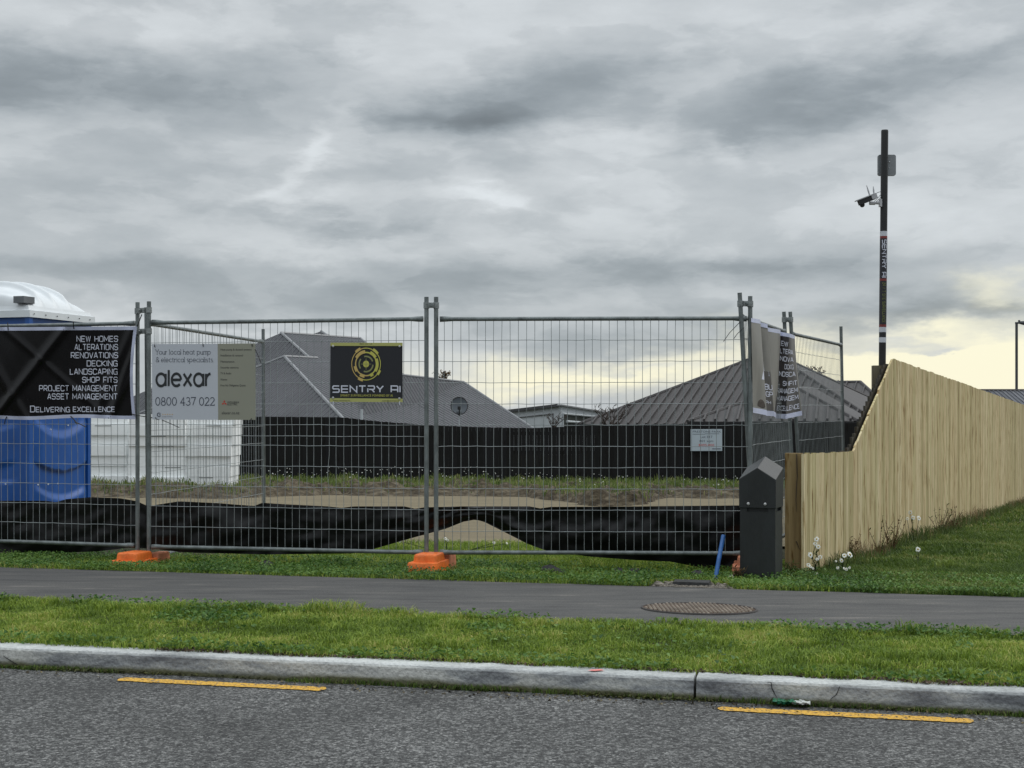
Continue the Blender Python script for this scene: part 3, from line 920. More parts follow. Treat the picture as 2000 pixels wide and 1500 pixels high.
hE = thing('house', 'house with a long slate grey ribbed roof at the right edge behind the pine fence', 'house', (19, 50, GZ))
rb = MB(); rr = MB()
e1, e2, e3, e4 = at(1850, 850, 47), at(2150, 850, 47), at(2130, 763, 52), at(1868, 763, 52)
roof_plane(rb, [e1, e2, e3, e4]); ribs(rr, [e1, e2, e3, e4], (0, 1), .16, .035)
roof_plane(rb, [e2 + Vector((0, 10, 0)), e1 + Vector((0, 10, 0)), e4, e3]); roof_plane(rb, [e1 + Vector((0, 10, 0)), e1, e4]); roof_plane(rb, [e2, e2 + Vector((0, 10, 0)), e3])
build(rb, 'roof', M['roof_e'], hE); build(rr, 'roof_rib', M['roof_e'], hE)
build(caps([(e4, e3), (e4, e1), (e3, e2)], .07), 'ridge_flashing', M['roof_b'], hE)
wb = MB(); walls(wb, [e1 + Vector((.5, .5, 0)), e2 + Vector((-.5, .5, 0)), e2 + Vector((-.5, 9, 0)), e1 + Vector((.5, 9, 0))], GZ); build(wb, 'wall', M['house_wall'], hE)

# white house in the gap
hC = thing('house', 'white rendered house with a shallow gable in the gap between the two big roofs', 'house', (2.2, 63, GZ - .6))
c0, c1, c2 = at(980, 806, 67), at(1096, 793, 62), at(1215, 812, 66)
wb = MB()
bk = Vector((.3, 9, 0))
for a, b in ((c0, c1), (c1, c2)):
    wb.add([Vector((a.x, a.y, GZ - .6)), Vector((b.x, b.y, GZ - .6)), b, a], [(0, 1, 2, 3)])
wb.add([c0, c1, c2, Vector((c2.x, c2.y, GZ - .6)) + bk, c2 + bk, c1 + bk, c0 + bk], [(0, 1, 5, 6), (1, 2, 4, 5)])
build(wb, 'wall', M['house_white'], hC)
rb = MB()
for a, b, off in ((c0, c1, .0), (c1, c2, .0)):
    d_ = (b - a).normalized(); n_ = Vector((d_.y, -d_.x, 0)).normalized(); n_ = n_ if n_.y < 0 else -n_
    rb.prism([a + n_ * .12 - d_ * .1, b + n_ * .12, b + n_ * .12 + Vector((0, 0, .06)), a + n_ * .12 - d_ * .1 + Vector((0, 0, .06))], -n_ * .3)
build(rb, 'roof', M['roof_cap'], hC)
fb = MB(); d_ = (c1 - c0).normalized(); n_ = Vector((d_.y, -d_.x, 0)).normalized()
n_ = n_ if n_.y < 0 else -n_
fb.prism([c0 + n_ * .126 + Vector((0, 0, -.03)), c1 + n_ * .126 - d_ * .1 + Vector((0, 0, -.03)), c1 + n_ * .126 - d_ * .1 + Vector((0, 0, .10)), c0 + n_ * .126 + Vector((0, 0, .10))], n_ * .03)
build(fb, 'fascia', M['house_wall'], hC)
pc = Plane((c1.x, c1.y), (c2.x, c2.y), .03)
gb = MB(); gb.add([pc.px(1100, 836), pc.px(1190, 838), pc.px(1168, 814), pc.px(1100, 808)], [(0, 1, 2, 3)])
g_ = build(gb, 'window', M['glass'], hC)
fr = MB(); fr.tube([pc.px(1100, 836, .02), pc.px(1100, 808, .02), pc.px(1168, 814, .02)], .04, 6); fr.tube([pc.px(1106, 823, .02), pc.px(1190, 829, .02)], .06, 6)
build(fr, 'frame', M['house_white'], g_)
pl_ = Plane((c0.x, c0.y), (c1.x, c1.y), .03)
sb = MB(); sb.tube([pl_.px(1012, 815), pl_.px(1080, 808), pl_.px(1080, 845)], .035, 6)
build(sb, 'trim', M['roof_cap'], hC)


# bare shrubs and twigs over the fence line
def shrub(px, py, Y, h, w, label, n=9, seed=1, leafy=False):
    r = random.Random(seed)
    p = at(px, py, Y)
    root = thing('shrub', label, 'shrub', p)
    mb = MB(); lf = MB()
    for i in range(n):
        a = r.uniform(-1, 1)
        pts = [p + Vector((r.uniform(-.1, .1), 0, 0))]
        for k in range(1, 5):
            q = k / 4
            pts.append(p + Vector((a * w * q ** 1.3 + r.uniform(-.05, .05), r.uniform(-.1, .1), h * q * r.uniform(.75, 1.05))))
        mb.tube(pts, [.018, .015, .012, .009, .005], 5)
        for k in range(2, 5):
            for _ in range(2):
                d_ = Vector((r.uniform(-1, 1), r.uniform(-.5, .5), r.uniform(.2, 1))) * h * .22
                mb.tube([pts[k], pts[k] + d_ * .6, pts[k] + d_], [.008, .006, .004], 4)
                if leafy:
                    for _ in range(5):
                        c = pts[k] + d_ * r.random() + Vector((r.uniform(-.06, .06), r.uniform(-.06, .06), r.uniform(-.06, .06)))
                        e = Vector((r.uniform(-1, 1), r.uniform(-1, 1), r.uniform(-1, 1))).normalized() * .045
                        f_ = e.cross(Vector((r.random(), r.random(), r.random()))).normalized() * .03
                        lf.add([c - e, c + f_, c + e, c - f_], [(0, 1, 2, 3)], tint=r.random())
    build(mb, 'branches', M['twig'], root)
    if leafy: build(lf, 'leaves', M['dry'], root)


shrub(1082, 842, 37.2, .45, .35, 'bare twiggy shrub against the white house, poking above the black fence', 7, 3)
shrub(1200, 838, 37.2, .62, .45, 'leafless shrub in front of the left end of the taupe roof', 10, 4)
shrub(1180, 832, 37.4, .5, .25, 'thin leafless stems where the white house meets the taupe roof', 5, 6)
shrub(866, 748, 58, .45, .4, 'sparse brown treetop showing over the grey roof ridge', 8, 5, True)
shrub(1595, 752, 64, .75, .45, 'sparse treetop showing over the distant brown roof', 9, 8, True)

# ================================================================== lettering
def arc(cx, cy, rx, ry, a0, a1, n=10):
    return [(cx + rx * math.cos(R(a0 + (a1 - a0) * i / n)), cy + ry * math.sin(R(a0 + (a1 - a0) * i / n))) for i in range(n + 1)]


def caps_glyph(ch, w=.78):
    """square-shouldered capitals"""
    c = .16; W = w
    ring = [(c, 0), (W - c, 0), (W, c), (W, 1 - c), (W - c, 1), (c, 1), (0, 1 - c), (0, c)]
    g = {
        'A': ([[(0, 0), (W * .46, 1), (W * .54, 1), (W, 0)], [(W * .16, .3), (W * .84, .3)]], W),
        'B': ([[(0, 0), (0, 1), (W - c, 1), (W, 1 - c), (W, .6), (W - .1, .52), (W, .42), (W, c), (W - c, 0), (0, 0)], [(0.02, .52), (W - .1, .52)]], W),
        'C': ([[(W, .22), (W, c), (W - c, 0), (c, 0), (0, c), (0, 1 - c), (c, 1), (W - c, 1), (W, 1 - c), (W, .78)]], W),
        'D': ([[(0, 0), (0, 1), (W - c, 1), (W, 1 - c), (W, c), (W - c, 0), (0, 0)]], W),
        'E': ([[(W * .92, 1), (0, 1), (0, 0), (W * .92, 0)], [(0.03, .5), (W * .82, .5)]], W * .92),
        'F': ([[(W * .92, 1), (0, 1), (0, 0)], [(0.03, .48), (W * .8, .48)]], W * .92),
        'G': ([[(W, .8), (W, 1 - c), (W - c, 1), (c, 1), (0, 1 - c), (0, c), (c, 0), (W, 0), (W, .46), (W * .55, .46)]], W),
        'H': ([[(0, 0), (0, 1)], [(W, 0), (W, 1)], [(0.03, .5), (W - .03, .5)]], W),
        'I': ([[(0.05, 0), (0.05, 1)]], .1),
        'J': ([[(W * .8, 1), (W * .8, c), (W * .8 - c, 0), (c, 0), (0, c), (0, .25)]], W * .8),
        'K': ([[(0, 0), (0, 1)], [(W, 1), (0.05, .5), (W, 0)]], W),
        'L': ([[(0, 1), (0, 0), (W * .85, 0)]], W * .85),
        'M': ([[(0, 0), (0, 1), (W * .6, .25), (W * 1.2, 1), (W * 1.2, 0)]], W * 1.2),
        'N': ([[(0, 0), (0, 1), (W, 0), (W, 1)]], W),
        'O': ([ring + [ring[0], ring[1]]], W),
        'P': ([[(0, 0), (0, 1), (W - c, 1), (W, 1 - c), (W, .42 + c), (W - c, .42), (0.03, .42)]], W),
        'R': ([[(0, 0), (0, 1), (W - c, 1), (W, 1 - c), (W, .42 + c), (W - c, .42), (0.03, .42)], [(W * .45, .4), (W, 0)]], W),
        'S': ([[(W, .8), (W, 1 - c), (W - c, 1), (c, 1), (0, 1 - c), (0, .5 + c * .7), (c, .52), (W - c, .52), (W, .52 - c), (W, c), (W - c, 0), (c, 0), (0, c), (0, .2)]], W),
        'T': ([[(0, 1), (W, 1)], [(W / 2, 0), (W / 2, .97)]], W),
        'U': ([[(0, 1), (0, c), (c, 0), (W - c, 0), (W, c), (W, 1)]], W),
        'V': ([[(0, 1), (W * .46, 0), (W * .54, 0), (W, 1)]], W),
        'W': ([[(0, 1), (W * .3, 0), (W * .62, .9), (W * .94, 0), (W * 1.24, 1)]], W * 1.24),
        'X': ([[(0, 0), (W, 1)], [(0, 1), (W, 0)]], W),
        'Y': ([[(0, 1), (W / 2, .48), (W, 1)], [(W / 2, 0), (W / 2, .46)]], W),
        ':': ([[(.05, .1), (.05, .2)], [(.05, .6), (.05, .7)]], .1),
        '/': ([[(0, 0), (W * .6, 1)]], W * .6),
        '2': ([[(0, 1), (W, 1), (W, .55), (0, .45), (0, 0), (W, 0)]], W),
        '4': ([[(W * .8, 0), (W * .8, 1), (0, .3), (W, .3)]], W),
        '7': ([[(0, 1), (W, 1), (W * .4, 0)]], W),
        ' ': ([], .42),
    }
    return g.get(ch, ([], .4))


def wide_glyph(ch):
    """wide techno capitals of the surveillance sign"""
    W = 1.05
    g = {
        'S': ([[(W, 1), (.16, 1), (.05, .9), (.05, .62), (.16, .53), (W - .12, .53), (W, .43), (W, .1), (W - .12, 0), (0, 0)]], W),
        'E': ([[(W, 1), (0.04, 1), (0.04, 0), (W, 0)], [(.07, .5), (W, .5)]], W),
        'N': ([[(0, 0), (0, 1), (W, 0), (W, 1)]], W),
        'T': ([[(0, 1), (W, 1)], [(W / 2, 0), (W / 2, .93)]], W),
        'R': ([[(0, .62), (0, 0)], [(0, 1), (W - .12, 1), (W, .9), (W, .56), (W - .12, .45), (.2, .45)], [(W * .6, .42), (W, 0)]], W),
        'Y': ([[(0, 1), (W / 2, .45), (W, 1)], [(W / 2, 0), (W / 2, .42)]], W),
        'A': ([[(0, 0), (0, 1), (W - .14, 1), (W, .88), (W, 0)], [(.05, .38), (W - .05, .38)]], W),
        'I': ([[(0, 0), (0, 1)]], .06),
        ' ': ([], .55),
    }
    return g.get(ch, ([], .4))


def round_glyph(ch, serif=False):
    """round lower case, x-height .66; serif=True adds small feet"""
    x = .66; rr = x / 2
    def ft(px, y, both=True): return [[(px - .1, y), (px + .1, y)]] if serif else []
    fl = lambda px, y: [[(px - .12, y - .03), (px, y)]] if serif else []
    if ch in 'apq' or ch == 'd': pass
    w = .62
    o = arc(rr, rr, rr, rr, 0, 360, 24)
    G = {
        'a': ([o, [(x, x), (x, 0)]] + ([[(x, 0), (x + .1, .02)]] if serif else []), x),
        'l': ([[(0.03, 0), (0.03, 1.02)]] + ft(.03, 0) + fl(.03, 1.02), .06),
        'e': ([arc(rr, rr, rr, rr, 0, 318, 22), [(0.03, rr), (x - .01, rr)]], x),
        'x': ([[(0, 0), (w * .9, x)], [(0, x), (w * .9, 0)]] + ft(0, 0) + ft(w * .9, 0) + ft(0, x) + ft(w * .9, x), w * .9),
        'r': ([[(0, 0), (0, x)], arc(.36, x - .36, .36, .36, 170, 95, 6)] + ft(0, 0) + fl(0, x), .36),
        'o': ([o], x),
        'u': ([[(0, x), (0, .24)] + arc(.24, .24, .24, .24, 180, 360, 10)[1:] + [(.48, x)], [(.48, .22), (.48, 0)]] + ft(.48, 0), .48),
        'c': ([arc(rr, rr, rr, rr, 45, 318, 18)], x * .85),
        'h': ([[(0, 0), (0, 1.02)], [(0, .4)] + arc(.24, x - .24, .24, .24, 180, 0, 10) + [(.48, 0)]] + ft(0, 0) + ft(.48, 0) + fl(0, 1.02), .48),
        't': ([[(.12, .9), (.12, .16)] + arc(.28, .16, .16, .16, 180, 300, 6), [(-.02, x), (.36, x)]], .36),
        'p': ([[(0, -.3), (0, x)], o] + ft(0, -.3) + fl(0, x), x),
        'm': ([[(0, 0), (0, x)], [(0, .4)] + arc(.21, x - .21, .21, .21, 180, 0, 8) + [(.42, 0)], [(.42, .42)] + arc(.63, x - .21, .21, .21, 180, 0, 8) + [(.84, 0)]] + ft(0, 0) + ft(.42, 0) + ft(.84, 0), .84),
        'i': ([[(0.03, 0), (0.03, x)], [(0.03, .88), (0.03, .95)]] + ft(.03, 0) + fl(.03, x), .06),
        's': ([arc(.22, x - .17, .2, .17, 35, 250, 10) + arc(.22, .17, .21, .17, 70, -145, 10)], .44),
        'n': ([[(0, 0), (0, x)], [(0, .4)] + arc(.24, x - .24, .24, .24, 180, 0, 10) + [(.48, 0)]], .48),
        'z': ([[(0, x), (.46, x), (0, 0), (.48, 0)]], .48),
        'Y': ([[(0, 1), (.36, .46), (.72, 1)], [(.36, 0), (.36, .44)]] + ft(.36, 0) + ft(0, 1) + ft(.72, 1), .66),
        '&': ([[(.78, 0), (.18, .68)] + arc(.36, .8, .2, .2, 200, -20, 10) + [(.2, .45)] + arc(.3, .23, .28, .23, 150, 330, 10) + [(.74, .5)]], .72),
        '.': ([[(.03, 0), (.03, .06)]], .06),
        '0': ([arc(.31, .5, .31, .5, 0, 360, 22)], .62), '8': ([arc(.3, .74, .24, .26, 0, 360, 16), arc(.3, .24, .3, .26, 0, 360, 16)], .6),
        '4': ([[(.46, 0), (.46, 1), (0, .3), (.66, .3)]] + ft(.46, 0), .62),
        '3': ([arc(.28, .75, .25, .25, 150, -80, 12) + arc(.28, .26, .3, .26, 80, -150, 12)], .58),
        '7': ([[(0, .9), (0, 1), (.58, 1), (.2, 0)]], .58),
        '2': ([arc(.29, .72, .27, .28, 165, -30, 12) + [(0, 0), (.58, 0), (.6, .12)]], .58),
        ' ': ([], .2),
    }
    return G.get(ch, ([], .4))


def ribbon(pts, t):
    """mitred band of width t along a 2-D polyline"""
    P = [Vector((p[0], p[1])) for p in pts]
    P = [p for i, p in enumerate(P) if i == 0 or (p - P[i - 1]).length > 1e-5]
    closed = (P[0] - P[-1]).length < 1e-4
    V, Fc = [], []
    n = len(P)
    for i in range(n):
        if closed:
            a = P[i] - P[i - 1] if i > 0 else P[0] - P[-2]
            b = P[i + 1] - P[i] if i < n - 1 else P[1] - P[0]
        else:
            a = P[i] - P[i - 1] if i > 0 else P[1] - P[0]
            b = P[i + 1] - P[i] if i < n - 1 else P[-1] - P[-2]
        a = a.normalized(); b = b.normalized()
        na, nb = Vector((-a.y, a.x)), Vector((-b.y, b.x))
        mth = (na + nb)
        if mth.length < .2: mth = na
        mth.normalize()
        k = t / 2 / max(.45, mth.dot(na))
        p = P[i]
        if not closed and i == 0: p = p - b * t * .0
        V += [p + mth * k, p - mth * k]
    for i in range(n - 1): Fc.append((2 * i, 2 * i + 1, 2 * i + 3, 2 * i + 2))
    return V, Fc


def stroke_text(text, font, t, gap=.24):
    """-> verts (u, v, layer), faces, width; cap height 1"""
    V, Fc = [], []; x = 0; layer = 0
    for ch in text:
        pl, w = font(ch)
        for line in pl:
            v, f = ribbon(line, t)
            b = len(V); layer += 1
            V += [(p.x + x, p.y, layer % 4) for p in v]; Fc += [tuple(b + i for i in q) for q in f]
        x += w + gap
    return V, Fc, x - gap


_fontcache = {}


def font_text(text):
    cu = bpy.data.curves.new('t', 'FONT'); cu.body = text; cu.resolution_u = 2
    ob = bpy.data.objects.new('t', cu); COL.objects.link(ob)
    dg = bpy.context.evaluated_depsgraph_get()
    me = bpy.data.meshes.new_from_object(ob.evaluated_get(dg))
    V = [(v.co.x, v.co.y, 0) for v in me.vertices]; Fc = [tuple(p.vertices) for p in me.polygons]
    bpy.data.objects.remove(ob); bpy.data.curves.remove(cu); bpy.data.meshes.remove(me)
    return V, Fc, max(v[0] for v in V)


def letter(parent, name, mat, place, *items):
    """each line of writing is a part of its own"""
    for (txt, x0, yb, x1, h) in items:
        mb = MB(); lay(mb, txt, x0, yb, x1, h, place); build(mb, name, mat, parent)


def lay(mb, txt, x0, yb, x1=None, h=10, place=None, right=None, slope=0.0):
    """put text (V, F, w) with baseline yb (photo rows), left x0, cap height h and, if given, right edge x1"""
    V, Fc, w = txt
    sx = (x1 - x0) / w if x1 is not None else h
    if right is not None: x0 = right - w * sx
    vs = [place(x0 + u * sx, yb - v * h + slope * u * sx, l * .0002) for u, v, l in V]
    mb.add(vs, Fc)


# ================================================================== temporary fence
P1 = dict(p=(-4.60, 11.16), q=(-2.887, 10.65))
LINES = {
    'p1': ((-5.02, 11.29), (-2.886, 10.655)),
    'p2': ((-2.776, 10.57), (-.628, 10.15)),
    'p3': ((-.557, 10.15), (1.737, 10.08)),
}
ZTOP, ZR1, ZR0, ZB = 2.097, 1.935, .222, .06


def panel(label, b0, b1, t0=None, t1=None, zb=ZB, zt=ZTOP, r1=ZR1, r0=ZR0, nv=37, nh=10, extra=(), seed=0, post_r=.0165, group='temporary fence panels around the section', skip=None):
    """b0,b1 ground points of its two posts; t0,t1 their tops (leaning panels)"""
    rnd = random.Random(seed)
    b0 = Vector((*b0, 0)); b1 = Vector((*b1, 0))
    t0 = Vector((*t0, 0)) if t0 else b0; t1 = Vector((*t1, 0)) if t1 else b1
    root = thing('temporary_fence', label, 'fence panel', (b0.x, b0.y, zb), group)

    def pt(s, z):
        k = (z - zb) / (zt - zb)
        a = b0.lerp(b1, s); b = t0.lerp(t1, s)
        p = a.lerp(b, k); p.z = z
        return p
    for s in (0, 1):
        mb = MB(); mb.tube([pt(s, zb), pt(s, zt)], post_r, 12)
        build(mb, 'post', M['galv'], root, smooth=False)
    w = (b1 - b0).length
    for nm, z in (('top_rail', r1), ('bottom_rail', r0)):
        mb = MB()
        # tube with flattened, wider ends where it is welded to the posts
        ss = [0.012, .03, .055, .5, .945, .97, .988]
        pts = [pt(s, z + (rnd.uniform(-.002, .002))) for s in ss]
        mb.tube(pts, [.021, .02, .0155, .0155, .0155, .02, .021], 12)
        build(mb, nm, M['galv'], root, smooth=True)
    d = (b1 - b0).normalized(); n = Vector((d.y, -d.x, 0))
    mb = MB()
    hz = [r1 - (r1 - r0) * (i + 1) / (nh + 1) for i in range(nh)] + list(extra)
    for i in range(1, nv + 1):
        s = i / (nv + 1)
        pts = []
        m_ = 12
        kink = rnd.random() < .12
        kz = rnd.randint(2, m_ - 2)
        ph = rnd.uniform(-.004, .004)
        for k in range(m_ + 1):
            z = r1 + (r0 - r1) * k / m_
            o = ph * math.sin(math.pi * k / m_) + rnd.uniform(-.0012, .0012)
            if kink and k == kz: o += rnd.choice((-1, 1)) * rnd.uniform(.006, .014)
            pts.append(pt(s, z) + d * o)
        mb.tube(pts, .0019, 4, False)
    for z in hz:
        pts = []
        for k in range(25):
            s = .006 + .988 * k / 24
            pts.append(pt(s, z + rnd.uniform(-.0025, .0025)) + n * .004)
        mb.tube(pts, .0021, 4, False)
    build(mb, 'wire_mesh', M['wire'], root)
    return root, pt


_, ptP1 = panel('leftmost front mesh panel, the one carrying the black services banner', *LINES['p1'], seed=1)
_, ptP2 = panel('middle front mesh panel carrying the white heat pump board', *LINES['p2'], seed=2, extra=[EYE - (852 - 800) / F * 10.3])
_, ptP3 = panel('right front mesh panel between the centre posts and the charcoal pillar', *LINES['p3'], seed=3)
# the side panels lean towards the camera's left
_, ptS1 = panel('leaning side mesh panel with the crumpled banner, behind the charcoal pillar', (1.79, 10.16), (2.50, 12.15), (1.655, 10.05), (2.36, 12.0), zt=2.12, r1=1.95, seed=4)
_, ptS2 = panel('leaning side mesh panel farthest back, ending at the pine fence', (2.57, 12.2), (3.42, 14.2), (2.415, 12.0), (3.36, 14.12), zt=2.12, r1=1.93, seed=5)
_, ptL = panel('side mesh panel running back from the left posts behind the heat pump board', (-2.845, 10.82), (-2.485, 13.86), (-2.862, 10.82), (-2.47, 13.72), zb=-.05, zt=2.07, r1=1.945, r0=.1, seed=6)


def clamp(label, a, b, z):
    c = (a + b) / 2
    root = thing('fence_clamp', label, 'clamp', c, 'clamps joining the fence posts')
    d = (b - a); d.z = 0; w = d.length; d.normalize(); n = Vector((d.y, -d.x, 0)); n = n if n.y < 0 else -n
    mb = MB(); mb.box(c + n * .014, (w * .62, .022, .038), (d, n, Vector((0, 0, 1))))
    for p in (a, b):
        q = p.copy(); q.z = c.z
        mb.tube([q - Vector((0, 0, .022)), q + Vector((0, 0, .022))], .0225, 10)
    build(mb, 'bracket', M['clamp'], root)
    mb = MB(); mb.tube([c + n * .024, c + n * .046], .009, 6); mb.tube([c + n * .03, c + n * .034], .015, 8)
    build(mb, 'bolt', M['galv'], root)


clamp('upper clamp on the pair of posts left of the heat pump board', ptP1(1, 2.03), ptP2(0, 2.03), 2.03)
clamp('lower clamp on the pair of posts left of the heat pump board', ptP1(1, 1.87), ptP2(0, 1.87), 1.87)
clamp('clamp on the centre pair of posts, right of the round-emblem sign', ptP2(1, 2.035), ptP3(0, 2.035), 2.03)
clamp('clamp on the corner posts above the charcoal pillar', ptS1(0, 2.04), ptP3(1, 2.04), 2.04)
clamp('clamp on the pair of side posts beside the crumpled banner', ptS1(1, 2.05), ptS2(0, 2.05), 2.05)


def foot(label, px, Y, mat, rot=18, zo=0.0):
    p = at(px, 800, Y); p.z = gxy(p.x, p.y) + zo
    root = thing('fence_block', label, 'fence foot', p, 'orange blocks under the fence posts')
    S_ = .76
    a = R(rot) ; X = Vector((math.cos(a) * 1, -math.sin(a) - .0, 0)); Yv = Vector((-X.y, X.x, 0)); Zv = Vector((0, 0, 1))

    def tier(poly, z0, z1, inset):
        # rounded, tapered tier
        c = Vector((sum(q[0] for q in poly) / len(poly), sum(q[1] for q in poly) / len(poly)))
        rings = []
        for k, (zz, s) in enumerate(((z0, 1), (z0 + (z1 - z0) * .75, 1 - inset * .6), (z1 - .004, 1 - inset), (z1, 1 - inset * 1.7))):
            rings.append([p + X * (c.x + (q[0] - c.x) * s) * S_ + Yv * (c.y + (q[1] - c.y) * s) * S_ + Zv * zz * 1.1 for q in poly])
        n = len(poly); vs = [v for r_ in rings for v in r_]
        fs = [tuple(range(3 * n, 4 * n))]
        for k in range(3):
            for i in range(n): fs.append((k * n + i, k * n + (i + 1) % n, (k + 1) * n + (i + 1) % n, (k + 1) * n + i))
        return vs, fs
    lo = [(-.17, -.25), (-.15, -.28), (.0, -.285), (.04, -.26), (.11, -.25), (.13, -.2), (.13, -.05), (.15, 0), (.15, .28), (.12, .32), (-.12, .32), (-.15, .28), (-.15, 0), (-.17, -.05)]
    up = [(-.115, -.2), (-.09, -.225), (.0, -.225), (.02, -.205), (.09, -.205), (.115, -.18), (.115, .08), (.09, .11), (-.09, .11), (-.115, .08)]
    mb = MB()
    mb.add(*tier(lo, -.02, .075, .08)); mb.add(*tier(up, .07, .125, .09))
    build(mb, 'block', mat, root)
    mb = MB(); mb.add(*tier([(.02, .12), (.15, .12), (.16, .32), (.12, .36), (.02, .34)], .0, .105, .1))
    build(mb, 'rear_lug', M['orange_dirty'], root)


foot('orange stepped block under the posts left of the heat pump board', 270, 10.50, M['orange'], 20, -.035)
foot('orange stepped block under the centre pair of posts', 842, 10.10, M['orange'], 14)
foot('dusty orange block half hidden behind the charcoal pillar', 1463, 10.05, M['orange_dirty'], 8)

# ------------------------------------------------------------------ black cloth along the foot of the fence
def cloth_mb():
    top = [(-320, 980), (0, 978), (90, 978), (110, 981), (128, 975), (178, 971), (235, 973), (268, 979), (292, 990), (305, 986), (350, 979), (430, 983), (480, 987), (497, 988), (512, 982), (560, 985), (640, 989), (668, 992), (690, 989), (790, 989), (812, 994), (826, 991), (900, 989), (1035, 989), (1055, 993), (1075, 990), (1250, 989), (1450, 987)]
    bot = [(-320, 1068), (0, 1078), (110, 1080), (190, 1077), (250, 1070), (300, 1072), (360, 1079), (520, 1083), (690, 1081), (724, 1074), (800, 1052), (870, 1033), (905, 1019), (928, 1015), (945, 1019), (975, 1034), (1030, 1062), (1065, 1075), (1150, 1087), (1240, 1094), (1310, 1097), (1340, 1103), (1380, 1110), (1450, 1112)]

    def ip(t, x):
        for (x0, y0), (x1, y1) in zip(t, t[1:]):
            if x0 <= x <= x1:
                return y0 + (y1 - y0) * (x - x0) / (x1 - x0)
        return t[-1][1]

    def base(px):
        if px < 280: pl = Plane(*LINES['p1'])
        elif px < 842: pl = Plane(*LINES['p2'])
        else: pl = Plane(*LINES['p3'])
        return pl
    mb = MB(); nu, nv = 260, 20
    for j in range(nv + 1):
        for i in range(nu + 1):
            px = -320 + 1770 * i / nu
            v = j / nv
            py = ip(top, px) + (ip(bot, px) - ip(top, px)) * v
            n = mnoise.noise(Vector((px * .012, v * 2.2 - px * .003, 1))) + .5 * mnoise.noise(Vector((px * .035 + v * 2, v * 4 + px * .008, 4)))
            n += .22 * mnoise.noise(Vector((px * .02 - v * 5, px * .02 + v * 6, 7)))
            off = -.11 + .035 * n - .03 * v * v
            pl = base(px)
            p = pl.px(px, py, off)
            # blend across the joints so the sheet runs on unbroken
            for xj, la, lb in ((280, 'p1', 'p2'), (842, 'p2', 'p3')):
                if abs(px - xj) < 45:
                    k = (px - xj + 45) / 90
                    p = Plane(*LINES[la]).px(px, py, off).lerp(Plane(*LINES[lb]).px(px, py, off), k)
            mb.v.append(p)
    for j in range(nv):
        for i in range(nu):
            q = j * (nu + 1) + i
            mb.f.append([q, q + 1, q + nu + 2, q + nu + 1])
    return mb


M['cloth'] = simple('black silt cloth', (0.0045, 0.0045, 0.005), 0.38, 0.3, 10, 0.2, 25, spec=0.3)
o = build(cloth_mb(), 'silt_cloth', M['cloth'], None, (0, 10.3, .1), smooth=True)
tag(o, 'low strip of black plastic silt cloth tied along the foot of the fence', 'silt cloth')

# ------------------------------------------------------------------ black banner on the left panel
pb = Plane(*LINES['p1'], .072)


def bwave(px, py):
    d = -.05 * (py - 640) / 175 + .010 * math.sin(px * .021 + 1) * math.sin((py - 640) / 175 * 3.1)
    # diagonal creases
    for (cx, cy, dx, dy, w, a) in ((88, 690, -.62, .78, 8, .026), (215, 740, -.4, .9, 8, .012), (255, 700, -.35, .95, 7, .014), (-20, 700, .5, .85, 9, .016), (238, 770, -.45, .9, 7, .010), (24, 655, .75, .65, 6, .010)):
        q = (px - cx) * dy - (py - cy) * dx
        d += a * math.exp(-(q / w) ** 2)
    return d


def bpt(px, py, l=0.0): return pb.px(px, py, .012 + bwave(px, py) + l)


ban = thing('banner', 'black banner with white lettering NEW HOMES to ASSET MANAGEMENT tied to the leftmost panel', 'banner', pb.px(130, 815))
XL = -130


def bedge(px, v):
    """rows of the banner's hem; its right edge pulls in between ties"""
    yt = 639 - (px - 0) * .006; yb_ = 818 - max(0, px - 200) * .02 + 2 * math.sin(px * .03)
    return yt + (yb_ - yt) * v


def bx(u, v): return XL + (268 - XL) * u - (7 * math.sin(v * math.pi) + 3 * v) * u ** 6


mb = MB(); mb.grid(lambda u, v: bpt(bx(u, v), bedge(bx(u, v), v)), 240, 90)
M['banner'] = simple('glossy black vinyl', (0.004, 0.0035, 0.0045), 0.27, 0.25, 6, spec=0.3)
build(mb, 'cloth', M['banner'], ban, smooth=True)
mb = MB()
for va, vb in ((0, .038), (.962, 1.0)):
    mb.grid(lambda u, v: bpt(bx(u, va + (vb - va) * v), bedge(bx(u, va + (vb - va) * v), va + (vb - va) * v), .002), 90, 2)
mb.grid(lambda u, v: bpt(bx(.984 + .016 * u, .038 + .924 * v), bedge(bx(.984 + .016 * u, .038 + .924 * v), .038 + .924 * v), .002), 2, 44)
build(mb, 'hem', M['white_hem'], ban, smooth=True)
rows = [('NEW HOMES', 150, 230, 667), ('ALTERATIONS', 146, 230, 683), ('RENOVATIONS', 139, 230, 699), ('DECKING', 170, 229, 715), ('LANDSCAPING', 137, 229, 731), ('SHOP FITS', 161, 229, 747), ('PROJECT MANAGEMENT', 77, 229, 763.5), ('ASSET MANAGEMENT', 93, 229, 779.5)]
bt = lambda a, b, l: bpt(a, b, .006 + l)
letter(ban, 'lettering', M['white_ink'], bt, *[(stroke_text(t, caps_glyph, .155, .26), x0, y, x1, 10.4) for t, x0, x1, y in rows])
mb = MB(); lay(mb, stroke_text('D', caps_glyph, .15), 59.5, 804.5, 68, 11.5, bt); lay(mb, stroke_text('ELIVERING', caps_glyph, .165, .26), 70.5, 804.5, 136, 9.2, bt)
build(mb, 'lettering', M['white_ink'], ban)
letter(ban, 'lettering', M['white_ink'], bt, (stroke_text('EXCELLENCE', caps_glyph, .165, .26), 143, 804, 224, 9.2))
